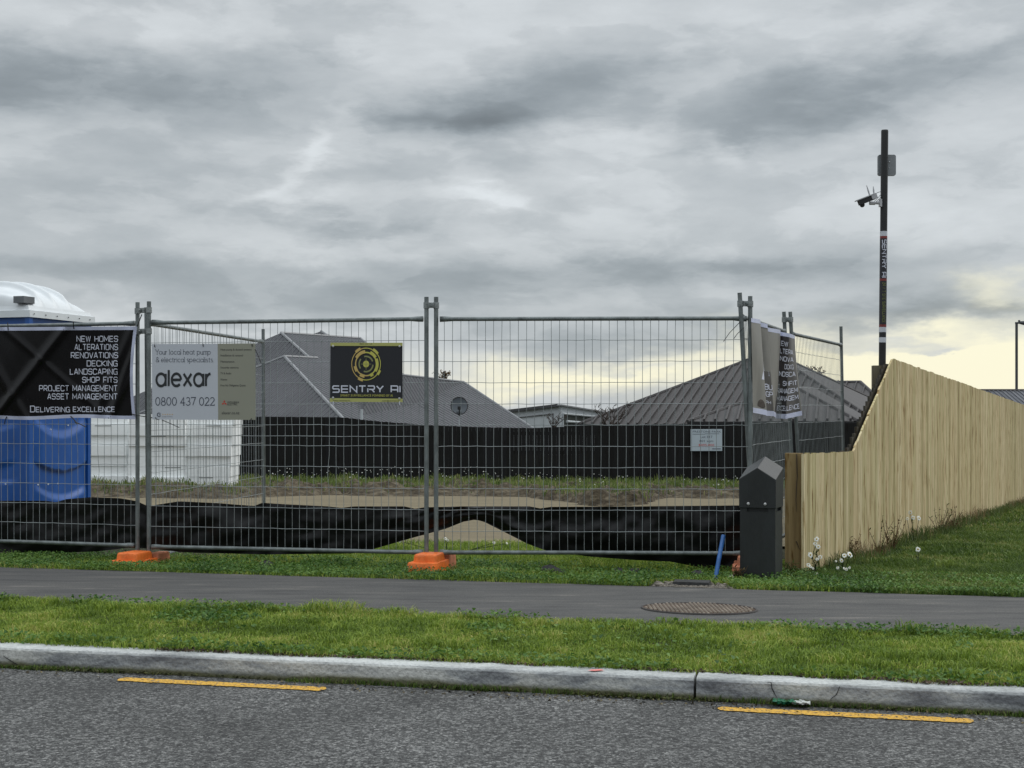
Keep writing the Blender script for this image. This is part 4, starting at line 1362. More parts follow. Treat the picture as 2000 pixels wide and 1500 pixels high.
for x, y0, y1 in ((15, 630, 645), (143, 628, 642), (-100, 630, 645)):
    mb = MB(); mb.tube([bpt(x, y0, .02), bpt(x + .5, (y0 + y1) / 2, .024), bpt(x + 1, y1, .006)], .004, 6); build(mb, 'cable_tie', M['tie'], ban)
for pts in ([(13, 814), (10, 821), (9, 828)], [(138, 813), (146, 821), (150, 828), (146, 824), (158, 829), (168, 834)], [(258, 809), (272, 812), (298, 816)], [(268, 638), (274, 622), (277, 614)]):
    mb = MB(); mb.tube([bpt(x, y, .008) for x, y in pts], .004, 6); build(mb, 'cable_tie', M['tie'], ban)

# ------------------------------------------------------------------ heat pump board on the middle panel
p2 = Plane(*LINES['p2'], .03)
sg = thing('sign_board', 'white and khaki heat pump and electrical advertising board on the middle panel', 'sign', p2.px(398, 820))
M['board_white'] = simple('pale corflute', (0.50, 0.525, 0.575), 0.6, 0.03, 2)
M['board_khaki'] = simple('khaki corflute', (0.275, 0.275, 0.22), 0.6, 0.03, 2)
M['ink_dark'] = simple('dark ink', (0.018, 0.021, 0.024), 0.6, 0.05)
M['ink_grey'] = simple('grey ink', (0.10, 0.11, 0.13), 0.6, 0.05)
M['ink_blue'] = simple('blue grey ink', (0.04, 0.05, 0.08), 0.6, 0.05)
M['ink_red'] = simple('red ink', (0.55, 0.05, 0.03), 0.6, 0.05)
M['ink_yellow'] = simple('amber ink', (0.62, 0.36, 0.06), 0.6, 0.05)


def quad_board(name, pl, cs, th, mat, parent, o=0.0):
    mb = MB(); mb.prism([pl.px(x, y, o) for x, y in cs], -pl.n * th)
    return build(mb, name, mat, parent)


quad_board('board', p2, [(296.5, 672), (425, 671.5), (426, 820), (297.5, 819.5)], .006, M['board_white'], sg)
quad_board('side_panel', p2, [(425, 671.3), (498, 670.5), (498.5, 820), (426, 820.2)], .006, M['board_khaki'], sg)
pl2 = lambda a, b, l: p2.px(a, b, .0015 + l)
sf = lambda c: round_glyph(c, True)
letter(sg, 'lettering', M['ink_blue'], pl2, (stroke_text('Your local heat pump', sf, .085, .2), 304, 692, 411, 9.2), (stroke_text('& electrical specialists.', sf, .085, .19), 304.5, 707, 417.5, 9.2), (stroke_text('0800 437 022', sf, .1, .2), 304, 791.5, 418.5, 15.2))
lf_ = lambda c: ([[(0.03, 0), (0.03, .86)]], .06) if c == 'l' else round_glyph(c)
letter(sg, 'logo', M['ink_dark'], pl2, (stroke_text('alexar', lf_, .15, .19), 305.5, 754, 412, 36.5))
letter(sg, 'small_print', M['ink_dark'], pl2, *[(font_text(t), 430.5, y, x1, 5.6) for t, y, x1 in (('Heat pump & ducted systems', 684.5, 491.5), ('Installation & removal', 696, 474.5), ('Maintenance', 708, 457.5), ('Security cameras', 719.5, 466), ('TV & Audio', 731, 451.5), ('Alarms', 743, 443.5), ('Free No Obligation Quote', 754.5, 479.5))])
letter(sg, 'small_print', M['ink_dark'], pl2, (font_text('MITSUBISHI'), 444, 787.5, 466.5, 5.2), (font_text('ELECTRIC'), 444, 791.5, 463.5, 5.2), (font_text('alexar.co.nz'), 433, 809, 467.5, 8))
mb = MB()
for a in (90, 210, 330):
    c = Vector((438, 787)); d = Vector((math.cos(R(a)), -math.sin(R(a)))); s = Vector((-d.y, d.x))
    q = [c, c + d * 2.9 + s * 1.7, c + d * 5.8, c + d * 2.9 - s * 1.7]
    mb.add([p2.px(v.x, v.y, .002) for v in q], [(0, 1, 2, 3)])
build(mb, 'emblem', M['ink_red'], sg)
mb = MB(); v, f = ribbon(arc(310.5, 810, 3.4, 3.6, 40, 325, 16) , 1.3); b_ = [p2.px(a.x, 1620 - a.y, .002) for a in v]
mb.add(b_, f); v, f = ribbon([(310.5, 810), (313.8, 810)], 1.2); mb.add([p2.px(a.x, a.y, .0024) for a in v], f)
build(mb, 'rating_mark', M['ink_blue'], sg)
mb = MB()
for k in range(5):
    x = 318 + k * 4.6; st = [(x + (1.5 if i % 2 == 0 else .6) * math.sin(i * math.pi / 5), 809.5 - (1.5 if i % 2 == 0 else .6) * math.cos(i * math.pi / 5)) for i in range(10)]
    mb.add([p2.px(a, b, .002) for a, b in st], [list(range(10))])
build(mb, 'star_row', M['ink_yellow'], sg)
mb = MB(); lay(mb, font_text('Google Reviews'), 316, 814.5, 337, 2.4, pl2); build(mb, 'fine_print', M['ink_grey'], sg)
for pts in ([(302, 673), (302, 678)], [(396, 671), (397, 677)], [(492, 671), (492.5, 677)], [(303, 815), (306, 819), (311, 820)], [(491, 817), (489, 822), (486, 828)], [(316, 820), (330, 826), (350, 835)], [(498, 682), (504, 694), (510, 709)]):
    mb = MB(); mb.tube([p2.px(x, y, .004) for x, y in pts], .003, 6); build(mb, 'cable_tie', M['tie'], sg)

# ------------------------------------------------------------------ surveillance sign
ss = thing('sign_board', 'black and yellow surveillance sign with a round target emblem, beside the centre posts', 'sign', p2.px(716, 786))
M['sign_black'] = simple('sign black', (0.010, 0.011, 0.016), 0.55, 0.06, 2)
M['sign_yellow'] = simple('sign yellow', (0.43, 0.43, 0.14), 0.6, 0.06, 2)
M['gold'] = simple('gold ink', (0.52, 0.50, 0.10), 0.6, 0.12, 6)
M['amber'] = simple('amber ink emblem', (0.55, 0.40, 0.13), 0.6, 0.08, 6)
M['olive'] = simple('olive ink', (0.24, 0.25, 0.10), 0.6, 0.08, 6)
quad_board('board', p2, [(645.5, 669.5), (786, 669.5), (786, 785), (644.5, 784.5)], .005, M['sign_black'], ss, .012)
for cs in ([(645.5, 669.3), (786, 669.3), (786, 675.8), (645.5, 675.5)], [(644.5, 777.6), (786, 778.6), (786.2, 785.4), (644.3, 784.8)]):
    quad_board('stripe', p2, cs, .002, M['sign_yellow'], ss, .0155)
ps = lambda a, b, l: p2.px(a, b, .0165 + l)
letter(ss, 'lettering', M['white_ink'], ps, (stroke_text('SENTRY AI', wide_glyph, .2, .36), 649.5, 766, 782, 12.2))
letter(ss, 'tagline', M['gold'], ps, (font_text('SMART SURVEILLANCE'), 664.5, 774.4, 725, 6.2), (font_text('POWERED BY AI'), 727, 774.6, 767, 6.2))
letter(ss, 'small_print', M['ink_dark'], ps, (font_text('0800 555 114'), 702, 672.9, 726, 3.4), (font_text('www.sentryai.nz'), 650, 783.6, 684, 4), (font_text('sales@sentryai.nz'), 746, 784, 780, 4))
ex, ey = 715, 711


def ring(mb, r0, r1, a0, a1, n=None, l=0.0):
    n = n or max(3, int(abs(a1 - a0) / 7))
    vs = []
    for i in range(n + 1):
        a = R(a0 + (a1 - a0) * i / n)
        for r_ in (r0, r1): vs.append(p2.px(ex + math.cos(a) * r_ * .9, ey - math.sin(a) * r_, .0165 + l))
    mb.add(vs, [(2 * i, 2 * i + 1, 2 * i + 3, 2 * i + 2) for i in range(n)])


g = MB(); am = MB(); ol = MB()
ring(g, 30.4, 32, -115, 100); ring(am, 30.4, 32, 100, 245)
ring(g, 29.6, 35, 38, 62, l=.0003); ring(am, 29.6, 35, 112, 134, l=.0003); ring(g, 29.6, 35, -40, -22, l=.0003); ring(am, 29.6, 35, 238, 258, l=.0003)
ring(g, 21.5, 24, -75, 100); ring(am, 21.5, 24, 100, 285)
for a0, a1 in ((32, 68), (-35, 25)): ring(g, 21, 27.3, a0, a1, l=.0003)
for a0, a1 in ((95, 150), (190, 215), (238, 262)): ring(am, 21, 27.3, a0, a1, l=.0003)
ring(g, 21, 27.3, 292, 308, l=.0003)
for a0, a1 in ((20, 105), (140, 215), (250, 355)): ring(ol, 13.5, 16.5, a0, a1)
ring(g, 0.1, 6.6, 0, 360, l=.0001)
for q in (((ex - 10, ey - .5), (ex + 10, ey - .5), (ex + 10, ey + .5), (ex - 10, ey + .5)), ((ex - .5, ey - 11), (ex + .5, ey - 11), (ex + .5, ey + 11), (ex - .5, ey + 11))):
    ol.add([p2.px(a, b, .0172 if q[0][0] < ex - 5 else .0174) for a, b in q], [(0, 1, 2, 3)])
build(g, 'emblem', M['gold'], ss); build(am, 'emblem', M['amber'], ss); build(ol, 'emblem', M['olive'], ss)
for x, y in ((650.5, 676), (780.5, 676.3), (650.5, 777), (780, 778.3)):
    mb = MB(); mb.ball(p2.px(x, y, .018), .009, 8, (1, .4, 1)); build(mb, 'eyelet', M['bolt'], ss)
for x in (651, 780.5):
    mb = MB(); mb.tube([p2.px(x, 784, .016), p2.px(x, 791, .012)], .004, 6); build(mb, 'cable_tie', M['white_ink'], ss)

# ------------------------------------------------------------------ section price board at the back fence
pf = Plane((-5, 35.93), (8, 35.93))
lb_ = thing('sign_board', 'small pale blue price board fixed to the black fence, lot size and price in print', 'sign', pf.px(1380, 881))
M['board_blue'] = simple('pale blue board', (0.46, 0.53, 0.58), 0.6, 0.05, 2)
quad_board('board', pf, [(1349, 838.2), (1410.5, 838), (1410.5, 880.6), (1349, 880.8)], .012, M['board_blue'], lb_, .014)
pp_ = lambda a, b, l: pf.px(a, b, .016 + l)
letter(lb_, 'lettering', M['ink_blue'], pp_, (font_text('PRESTONS PARK'), 1352.5, 845, 1408, 5.8), (font_text('Lot 317'), 1367.5, 855.5, 1391.5, 6.6), (font_text('801 sqm'), 1366, 863.5, 1393, 6.6))
for q in (((1352.5, 847.6), (1377, 847.6), (1377, 848.3), (1352.5, 848.3)), ((1377, 846.9), (1405, 846.9), (1405, 847.7), (1377, 847.7)), ((1391, 876), (1408, 876), (1408, 877.4), (1391, 877.4))):
    mb = MB(); mb.add([pf.px(a, b, .018) for a, b in q], [(0, 1, 2, 3)]); build(mb, 'rule', M['ink_blue'], lb_)
letter(lb_, 'price', M['ink_red'], pp_, (font_text('$495,000'), 1364, 871.4, 1395, 6.4))

# ------------------------------------------------------------------ crumpled banner on the leaning side panel
cb = thing('banner', 'crumpled grey and black banner hanging in folds on the side panel above the charcoal pillar', 'banner', at(1515, 815, 11))
# fold columns: top x, top row, bottom x, bottom row, depth; short folds between the faces turn back into the depth
FOLD = [(1467, 621, 1471, 806, 10.06), (1485, 624, 1498, 811, 10.42), (1482, 629, 1496, 812, 10.62), (1499, 633, 1513, 813, 10.70), (1496.5, 639, 1511.5, 813, 11.0),
        (1524, 644, 1516, 816, 11.45), (1524.5, 648, 1514, 817, 11.6), (1541, 651, 1535, 818, 11.64), (1552, 655, 1567, 811, 11.9)]


def cpt(s, v, l=0.0):
    """s in 0..8 across the folds, v in 0..1 downwards"""
    i = min(len(FOLD) - 2, max(0, int(s))); f = s - i
    A, B = FOLD[i], FOLD[i + 1]
    mixf = lambda k: A[k] + (B[k] - A[k]) * f
    bow = math.sin(v * math.pi) * math.sin(f * math.pi)
    vv = v ** (1.0 if i < 4 else 1.25)
    px = mixf(0) + (mixf(2) - mixf(0)) * vv + bow * (1.5 if i in (0, 4) else 0)
    py = mixf(1) + (mixf(3) - mixf(1)) * v
    Y = mixf(4) - .03 * math.sin(v * 5 + s * 2) - .06 * math.sin(f * math.pi) * math.sin(v * 3.5 + 1) * (1 if i in (0, 4, 7) else .2)
    return at(px, py, Y - l)


mb = MB(); mb.grid(lambda u, v: cpt(u * 8, v), 96, 44)
M['banner_glow'] = simple('black banner with painted glow', (0.20, 0.19, 0.168), 0.45, 0.22, 7, spec=0.4, stretch=(1, 1, .4))  # grey base colour paints in light glowing through the black vinyl
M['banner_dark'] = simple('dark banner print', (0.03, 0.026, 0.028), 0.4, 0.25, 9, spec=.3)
M['banner_mid'] = simple('painted half-lit print', (0.085, 0.078, 0.074), 0.4, 0.3, 9, spec=.3)  # same vinyl, with part of that glow painted into the colour
build(mb, 'cloth', M['banner_glow'], cb, smooth=True)
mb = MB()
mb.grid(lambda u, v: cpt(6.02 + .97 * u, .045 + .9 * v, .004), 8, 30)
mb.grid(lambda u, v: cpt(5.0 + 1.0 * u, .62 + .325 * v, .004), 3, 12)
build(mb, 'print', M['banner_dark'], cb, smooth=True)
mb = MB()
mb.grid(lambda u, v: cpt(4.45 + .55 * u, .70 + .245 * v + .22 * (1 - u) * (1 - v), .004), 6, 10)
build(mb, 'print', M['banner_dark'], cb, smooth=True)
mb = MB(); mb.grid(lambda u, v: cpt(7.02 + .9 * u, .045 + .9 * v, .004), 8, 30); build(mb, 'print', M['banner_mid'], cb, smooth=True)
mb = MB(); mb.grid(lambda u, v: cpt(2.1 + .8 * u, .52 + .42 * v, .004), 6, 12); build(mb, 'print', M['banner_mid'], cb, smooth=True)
mb = MB(); c0_ = (.62, .90)
mb.add([cpt(.62 + .3 * math.cos(a), .915 + .045 * math.sin(a) * (1.6 if math.sin(a) < 0 else .3), .005) for a in [i * .419 for i in range(15)]], [list(range(15))]); build(mb, 'hole', M['twig'], cb)
for va, vb in ((0, .045), (.945, 1.0)):
    mb = MB(); mb.grid(lambda u, v: cpt(8 * u, va + (vb - va) * v, .006), 96, 2); build(mb, 'hem', M['white_hem'], cb, smooth=True)


def clay(t, s0, s1, v0, hh, th=.17):
    V, Fc, w = stroke_text(t, caps_glyph, th, .24)
    m2 = MB(); m2.add([cpt(s0 + (s1 - s0) * u / w, v0 - v * hh, .009 + l * .0003) for u, v, l in V], Fc)
    build(m2, 'lettering', M['white_ink'], cb)


for k, (t, s0, s1) in enumerate((('EW', 6.12, 6.9), ('LTERA', 6.05, 7.6), ('NOVA', 6.1, 7.6), ('DCKG', 6.65, 7.6), ('NDSCA', 6.1, 7.75), ('SHFIT', 6.55, 7.85), ('RANAGEM', 6.0, 7.85), ('MANAGEM', 6.05, 7.85))):
    clay(t, s0, s1, .155 + k * .088 + (.02 if k > 4 else 0), .05)
clay('DEREXCELLENCE', 5.6, 7.88, .905, .052)
clay('BU', 2.15, 2.95, .715, .055); clay('GP', 2.2, 2.95, .79, .05); clay('PH:0', 2.1, 2.95, .87, .03)
mb = MB(); mb.add([cpt(2.05, .40, .008), cpt(2.05, .52, .008), cpt(2.75, .57, .008), cpt(2.75, .53, .008)], [(0, 1, 2, 3)]); build(mb, 'emblem', M['white_ink'], cb)
mb = MB(); mb.add([cpt(.98, .53, .008), cpt(.98, .63, .008), cpt(.72, .63, .008)], [(0, 1, 2)]); build(mb, 'emblem', M['white_ink'], cb)
for pts in ([(1452, 622), (1425, 650), (1413, 667)], [(1453, 640), (1440, 652), (1433, 662)]):
    mb = MB(); mb.tube([at(x, y, 10.05) for x, y in pts], .0025, 5); build(mb, 'cable_tie', M['tie'], cb)

# ================================================================== blue portable toilet
LZ = .03
c_ = at(56, 800, 12.7); c_.z = LZ
fr_ = Vector((.3, .954, 0)).normalized()       # right side, going away
fl_ = Vector((-.954, .3, 0)).normalized()      # front, going left
loo = thing('portable_toilet', 'blue portable toilet with a ribbed white domed roof at the left edge', 'toilet', c_)
SD, FD, HH = .93, 1.12, 2.10
nR = Vector((fr_.y, -fr_.x, 0)); nF = -fr_
prr = Plane((c_.x, c_.y), (c_.x + fr_.x, c_.y + fr_.y))


def scoop(px, py):
    def arcy(y, dip, w): return y + dip * max(0, 1 - ((px - 116) / w) ** 2)
    d = 0
    if 64 < px < 172:
        t = arcy(818, 30, 52); b = arcy(902, 18, 50); b2 = arcy(949, 22, 52)
        edge = min(1, (px - 64) / 14) * min(1, (172 - px) / 14)
        if t - 8 < py < b:
            d = min(1, (py - t + 8) / 16) * .03 * edge
        if py > b2 - 6: d = min(1, (py - b2 + 6) / 12) * .03 * edge
        if py < 640: d = 0
    return d


mb = MB(); nu, nv = 50, 150
for j in range(nv + 1):
    for i in range(nu + 1):
        u, v = i / nu, j / nv
        base = c_ + fr_ * SD * u + Vector((0, 0, HH * (1 - v)))
        k = 1000 + F * base.x / base.y; row = 800 - (base.z - EYE) / base.y * F
        mb.v.append(base + nR * (scoop(k, row) - (.012 if u > .96 else 0)))
for j in range(nv):
    for i in range(nu):
        q = j * (nu + 1) + i; mb.f.append([q, q + 1, q + nu + 2, q + nu + 1])
build(mb, 'side_panel', M['blue_plastic'], loo, smooth=True)
mb = MB()
for j in range(91):
    for i in range(31):
        u, v = i / 30, j / 90
        z = HH * (1 - v)
        rel = 0
        if .12 < u < .9:
            for z0 in (.25, .75, 1.3):
                yy_ = z0 - .06 * (1 - ((u - .5) / .4) ** 2)
                if yy_ < z < yy_ + .35: rel = .022 * min(1, (z - yy_) / .03) * min(1, (u - .12) / .06) * min(1, (.9 - u) / .06)
        mb.v.append(c_ + fl_ * FD * u + nF * rel + Vector((0, 0, z)))
for j in range(90):
    for i in range(30):
        q = j * 31 + i; mb.f.append([q, q + 31, q + 32, q + 1])
a_, b_ = c_ + fr_ * SD, c_ + fl_ * FD
d_ = a_ + fl_ * FD
hz_ = Vector((0, 0, HH))
mb.add([a_, d_, d_ + hz_, a_ + hz_], [(0, 1, 2, 3)]); mb.add([d_, b_, b_ + hz_, d_ + hz_], [(0, 1, 2, 3)])
build(mb, 'wall', M['blue_plastic'], loo, smooth=True)
mb = MB()
for p in (c_ + (nR + nF) * .004, a_ - fr_ * .02, b_ + nF * .004): mb.box(p + Vector((0, 0, HH / 2)), (.05, .05, HH), (fr_, fl_, Vector((0, 0, 1))))
build(mb, 'corner_post', M['blue_plastic'], loo)
mb = MB()
for y in (847, 883, 919, 956, 990): mb.ball(Plane((c_.x, c_.y), (b_.x, b_.y)).px(52.5 - (y - 847) * .02, y, .012), .009, 6)
for x, y in ((11, 946), (74, 947), (94, 946), (133, 831), (99, 839), (113, 945)):
    pl_q = prr if x > 56 else Plane((c_.x, c_.y), (b_.x, b_.y))
    mb.ball(pl_q.px(x, y, .035), .008, 6)
build(mb, 'rivet', M['loo_white'], loo)
# roof: white skirt, ribbed dome, small vent
ctr = (c_ + d_) / 2
mb = MB()
e1 = c_ + (nR + nF) * .045; e2 = a_ + (nR - nF) * .045; e3 = d_ + (-nR - nF) * .045; e4 = b_ + (-nR + nF) * .045
for (h0, h1, s0, s1) in ((HH - .012, HH + .052, 1.0, .995), (HH + .052, HH + .058, .995, .955), (HH + .058, HH + .095, .955, .93)):
    ring0 = [ctr + (e - ctr) * s0 for e in (e1, e2, e3, e4)]; ring1 = [ctr + (e - ctr) * s1 for e in (e1, e2, e3, e4)]
    for i in range(4):
        j = (i + 1) % 4
        mb.add([ring0[i] + Vector((0, 0, h0)), ring0[j] + Vector((0, 0, h0)), ring1[j] + Vector((0, 0, h1)), ring1[i] + Vector((0, 0, h1))], [(0, 1, 2, 3)])
rs = .90


def dome(u, v):
    # u: left..right (towards the bright side), v: front..back
    uu, vv = 2 * u - 1, 2 * v - 1
    p = ctr + fl_ * (-uu) * (FD / 2 + .045) * rs + fr_ * vv * (SD / 2 + .045) * rs
    h = .225 * (1 - abs(uu) ** 2.4) ** .8 * (1 - abs(vv) ** 3.2) ** .55
    rib = (0.5 + .5 * math.cos(vv * math.pi * 4.2)) ** 5
    h += .05 * rib * min(1, (1 - abs(uu)) * 5) * min(1, (1 - abs(vv)) * 5)
    return p + Vector((0, 0, HH + .095 + h))


mb.grid(dome, 70, 90)
rf_ = build(mb, 'roof', M['loo_white'], loo, smooth=False)
for p_ in rf_.data.polygons: p_.use_smooth = p_.index >= 12
mb = MB(); vp_ = at(47, 586, 12.75); mb.box(vp_, (.112, .16, .062), (fl_, fr_, Vector((0, 0, 1)))); 
build(mb, 'vent', M['grey_vent'], rf_)
mb = MB()
for k in range(6): mb.ball(e1 + (e2 - e1) * (.06 + k * .17) + Vector((0, 0, HH + .02)) + nR * .004, .006, 6)
build(mb, 'screw', M['grey_vent'], rf_)
mb = MB(); mb.box(ctr + Vector((0, 0, -.02)), (SD + .1, FD + .1, .12), (fr_, fl_, Vector((0, 0, 1)))); build(mb, 'base', M['blue_plastic'], loo)

# ================================================================== stacked polystyrene pods
ROWN = ['lowest', 'second', 'third', 'fourth', 'fifth', 'sixth', 'seventh', 'topmost']
COLN = ['column beside the blue toilet', 'middle column of the stack', 'column farthest from the toilet']
rp = random.Random(4)


def pod_mesh():
    mb = MB()
    mb.box((0, 0, .108), (1.07, 1.0, .212), taper=.988)
    return mb


pod0 = None
for ci, (cx, Y) in enumerate(((205, 29.6), (318, 29.1), (413, 29.3))):
    for k in range(8):
        lean = (k - 3.5) * (1.2 if ci == 2 else .15)
        px = cx + lean + rp.uniform(-1.0, 1.0)
        p = at(px, 800, Y + rp.uniform(-.05, .05)); p.z = -.56 + k * .2155
        lab = 'white foam pod, %s%s, %s' % (ROWN[k], ' from the ground' if 0 < k < 7 else '', COLN[ci])
        wmul = [1.14, 1.10, .97][ci]
        if pod0 is None:
            root = thing('polystyrene_pod', lab, 'foam pod', p, 'white polystyrene pods stacked on the section'); pod0 = root
            b_o = build(pod_mesh_ := (lambda: [mb2 := MB(), mb2.box(p + Vector((0, 0, .107)), (1.07, 1.0, .2145), taper=.996)][0])(), 'block', M['poly'], root)
            mb = MB(); mb.box(p + Vector((.25, -.502, .2)), (.30, .01, .016)); s_o = build(mb, 'slot', M['slot'], root)
        else:
            root = thing('polystyrene_pod', lab, 'foam pod', p, 'white polystyrene pods stacked on the section')
            bb = b_o.copy(); COL.objects.link(bb); bb.parent = root
            if (ci, k) in ((0, 6), (1, 5), (1, 4), (1, 2), (2, 6), (2, 1)):
                sb_ = s_o.copy(); COL.objects.link(sb_); sb_.parent = root
                sb_.location = (rp.uniform(-.3, .12), 0, 0)
        root.rotation_euler = (0, 0, R(rp.uniform(-1., 1.)))
        root.scale = (wmul, 1, 1)

# ================================================================== charcoal power pillar
pc_ = at(1487, 800, 9.66); pc_.z = gxy(pc_.x, pc_.y) - .03
pil = thing('power_pillar', 'charcoal service pillar with a house-shaped cap at the end of the pine fence', 'pillar', pc_)
al = R(22)
px_ = Vector((math.cos(al), -math.sin(al), 0)); py_ = Vector((math.sin(al), math.cos(al), 0)); pz_ = Vector((0, 0, 1))
w2, d2_ = .128, .13
def pp3(x, y, z): return pc_ + px_ * x + py_ * y + pz_ * z
mb = MB(); mb.box(pp3(0, 0, .255), (.246, .252, .51), (px_, py_, pz_)); mb.box(pp3(0, 0, .53), (.21, .215, .05), (px_, py_, pz_)); 
for sx in (-1, 1):
    for sy in (-1, 1): mb.box(pp3(sx * .098, sy * .10, .526), (.05, .05, .034), (px_, py_, pz_))
build(mb, 'body', M['pillar'], pil)
mb = MB()
prof = [(-w2, .535), (w2, .535), (w2, .735), (0, .815), (-w2, .735)]
fr0 = [pp3(x, -d2_ - .006, z) for x, z in prof]; bk0 = [pp3(x, d2_, z + (.072 if z > .7 else 0)) for x, z in prof]
vs = fr0 + bk0
mb.add(vs, [(0, 1, 2, 3, 4), (9, 8, 7, 6, 5), (0, 5, 6, 1), (1, 6, 7, 2), (2, 7, 8, 3), (3, 8, 9, 4), (4, 9, 5, 0)])
cap_ = build(mb, 'cap', M['pillar'], pil)
bv = cap_.modifiers.new('bevel', 'BEVEL'); bv.width = .004; bv.segments = 2
for x in (-.062, .055):
    mb = MB(); mb.ball(pp3(x, -d2_ - .007, .565), .011, 10, (1, .6, 1)); build(mb, 'bolt', M['bolt'], cap_)

# ================================================================== pine boundary fence
tfp = Vector((2.205, 10.2, 0)); tfd = Vector((.47, 1, 0)); tfu = tfd.normalized(); tfn = Vector((tfu.y, -tfu.x, 0))
tf = thing('timber_fence', 'new pale pine paling fence running back from the charcoal pillar', 'fence', (2.205, 10.2, .06))


def fz(t): return .062 - .032 * t      # ground line under the fence
mb = MB(); mbk = MB(); rf = random.Random(9)
t = -0.2; LEN = 34
def ftop(t):
    if t < 1.42: h = .885 + .01 * t
    elif t < 3.12: h = .90 + (1.80 - .90) * (t - 1.42) / 1.70
    else: h = 1.80
    return fz(t) + h
while t < LEN:
    w = .0985 / 1.105
    k = tfp + tfd * (t + w / 2)
    z0 = fz(t) - .06
    off = rf.uniform(-.0018, .0018)
    A = tfp + tfd * t + tfn * off; B = tfp + tfd * (t + w - .0006) + tfn * (off + rf.uniform(-.001, .001))
    jt = rf.uniform(-.006, .006)
    za, zb_ = ftop(t) + jt, ftop(t + w) + jt
    poly = [Vector((A.x, A.y, z0)), Vector((B.x, B.y, z0)), Vector((B.x, B.y, zb_)), Vector((A.x, A.y, za))]
    n0 = len(mb.f); mb.prism(poly, -tfn * .018)
    ti = rf.random()
    for i in range(n0, len(mb.f)): mb.tint[i] = ti
    t += w
build(mb, 'palings', M['timber'], tf)
# backing layer of darker palings on the section side, its rake showing a little ahead of the front layer
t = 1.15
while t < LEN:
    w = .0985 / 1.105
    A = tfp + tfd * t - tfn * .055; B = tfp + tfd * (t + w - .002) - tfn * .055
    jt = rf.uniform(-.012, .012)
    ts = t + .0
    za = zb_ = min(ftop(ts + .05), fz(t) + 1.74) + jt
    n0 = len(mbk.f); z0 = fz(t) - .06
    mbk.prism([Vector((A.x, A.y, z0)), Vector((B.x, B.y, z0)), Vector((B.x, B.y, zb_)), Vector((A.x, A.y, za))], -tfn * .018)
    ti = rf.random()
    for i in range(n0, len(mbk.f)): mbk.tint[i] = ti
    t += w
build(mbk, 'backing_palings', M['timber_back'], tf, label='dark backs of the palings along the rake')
mb = MB()
for h in (.25, .8, 1.5):
    t0 = 0.05 if h < .85 else 3.2
    A = tfp + tfd * t0 - tfn * .045; B = tfp + tfd * LEN - tfn * .045
    A.z = fz(t0) + h; B.z = fz(LEN) + h
    c = (A + B) / 2; x_ = (B - A).normalized()
    mb.box(c, ((B - A).length, .045, .09), (x_, -tfn, x_.cross(-tfn)), tint=.4)
build(mb, 'rail', M['timber_back'], tf)
def fpost(px, ytop, Y, w, dpt, mat, tint, zb_=0.0, ax=None):
    p = at(px, ytop, Y); mb = MB()
    if ax is None: ax = (tfn, tfu, Vector((0, 0, 1)))
    mb.box((p.x, p.y, (p.z + zb_) / 2), (w, dpt, p.z - zb_), ax, tint=tint)
    return build(mb, 'post', mat, tf)
fpost(1551, 885, 10.12, .125, .085, M['timber_post'], .5, -.05, (Vector((.96, -.28, 0)), Vector((.28, .96, 0)), Vector((0, 0, 1))))
mb = MB(); q = at(1556, 885, 10.055)
mb.tube([at(1556, 887, 10.061), at(1557, 930, 10.061), at(1554.5, 975, 10.061), at(1556, 1000, 10.061)], [.004, .0035, .003, .001], 5)
mb.tube([at(1555, 1057, 10.061), at(1562, 1073, 10.061)], [.004, .001], 5)
build(mb, 'split', M['twig'], tf)
fpost(1715, 714, 13.45, .11, .10, M['timber_grey'], .5, -.05, (Vector((1, -.1, 0)), Vector((.1, 1, 0)), Vector((0, 0, 1))))

# ================================================================== camera pole
YP = 13.62
pt_ = at(1728, 254, YP); pb_ = at(1719.5, 1050, YP); pb_.z = -.03
pole = thing('camera_pole', 'tall slim black camera pole with printed bands rising behind the pine fence', 'pole', pb_)
ax_ = (pt_ - pb_).normalized()
def onp(row):
    z = EYE - (row - 800) / F * YP
    return pb_ + ax_ * ((z - pb_.z) / ax_.z)
PR = .0345
mb = MB(); mb.tube([pb_, onp(257.5)], PR, 24); mb.tube([onp(257.5), onp(254)], [PR * 1.02, PR * .93], 24)
build(mb, 'shaft', M['pole'], pole, smooth=False)
for y0, y1, mt in ((452, 461.5, 'band_white'), (461.5, 466, 'band_red'), (466, 544.5, 'label_black'), (544.5, 549, 'band_red'), (549, 634, 'label_black'), (634, 639, 'band_red'), (639, 649, 'band_white'), (659, 669, 'band_white')):
    mb = MB(); mb.tube([onp(y0), onp(y1)], PR + .0012, 24, False); build(mb, 'label_band', M[mt], pole)


def pole_text(txt, y0, y1, hgt, mat, name, shift=0.0):
    V, Fc, w = txt
    # long strokes are split so that they wrap round the shaft
    V2, F2 = [], []
    for (a, b, c, d) in Fc:
        n = 8; base = len(V2)
        for k in range(n + 1):
            for p, q in ((a, d), (b, c)):
                V2.append(tuple(V[p][i] + (V[q][i] - V[p][i]) * k / n for i in range(3)))
        F2 += [(base + 2 * k, base + 2 * k + 1, base + 2 * k + 3, base + 2 * k + 2) for k in range(n)]
    V, Fc = V2, F2
    mb = MB(); vs = []
    for u, v, l in V:
        row = y0 + (y1 - y0) * u / w
        xx_ = (v - .5) * hgt + shift
        a = xx_ / PR
        c = onp(row)
        rr_ = PR + .0022 + l * .0002
        vs.append(c + Vector((math.sin(a) * rr_, -math.cos(a) * rr_, 0)))
    mb.add(vs, Fc); build(mb, name, mat, pole)


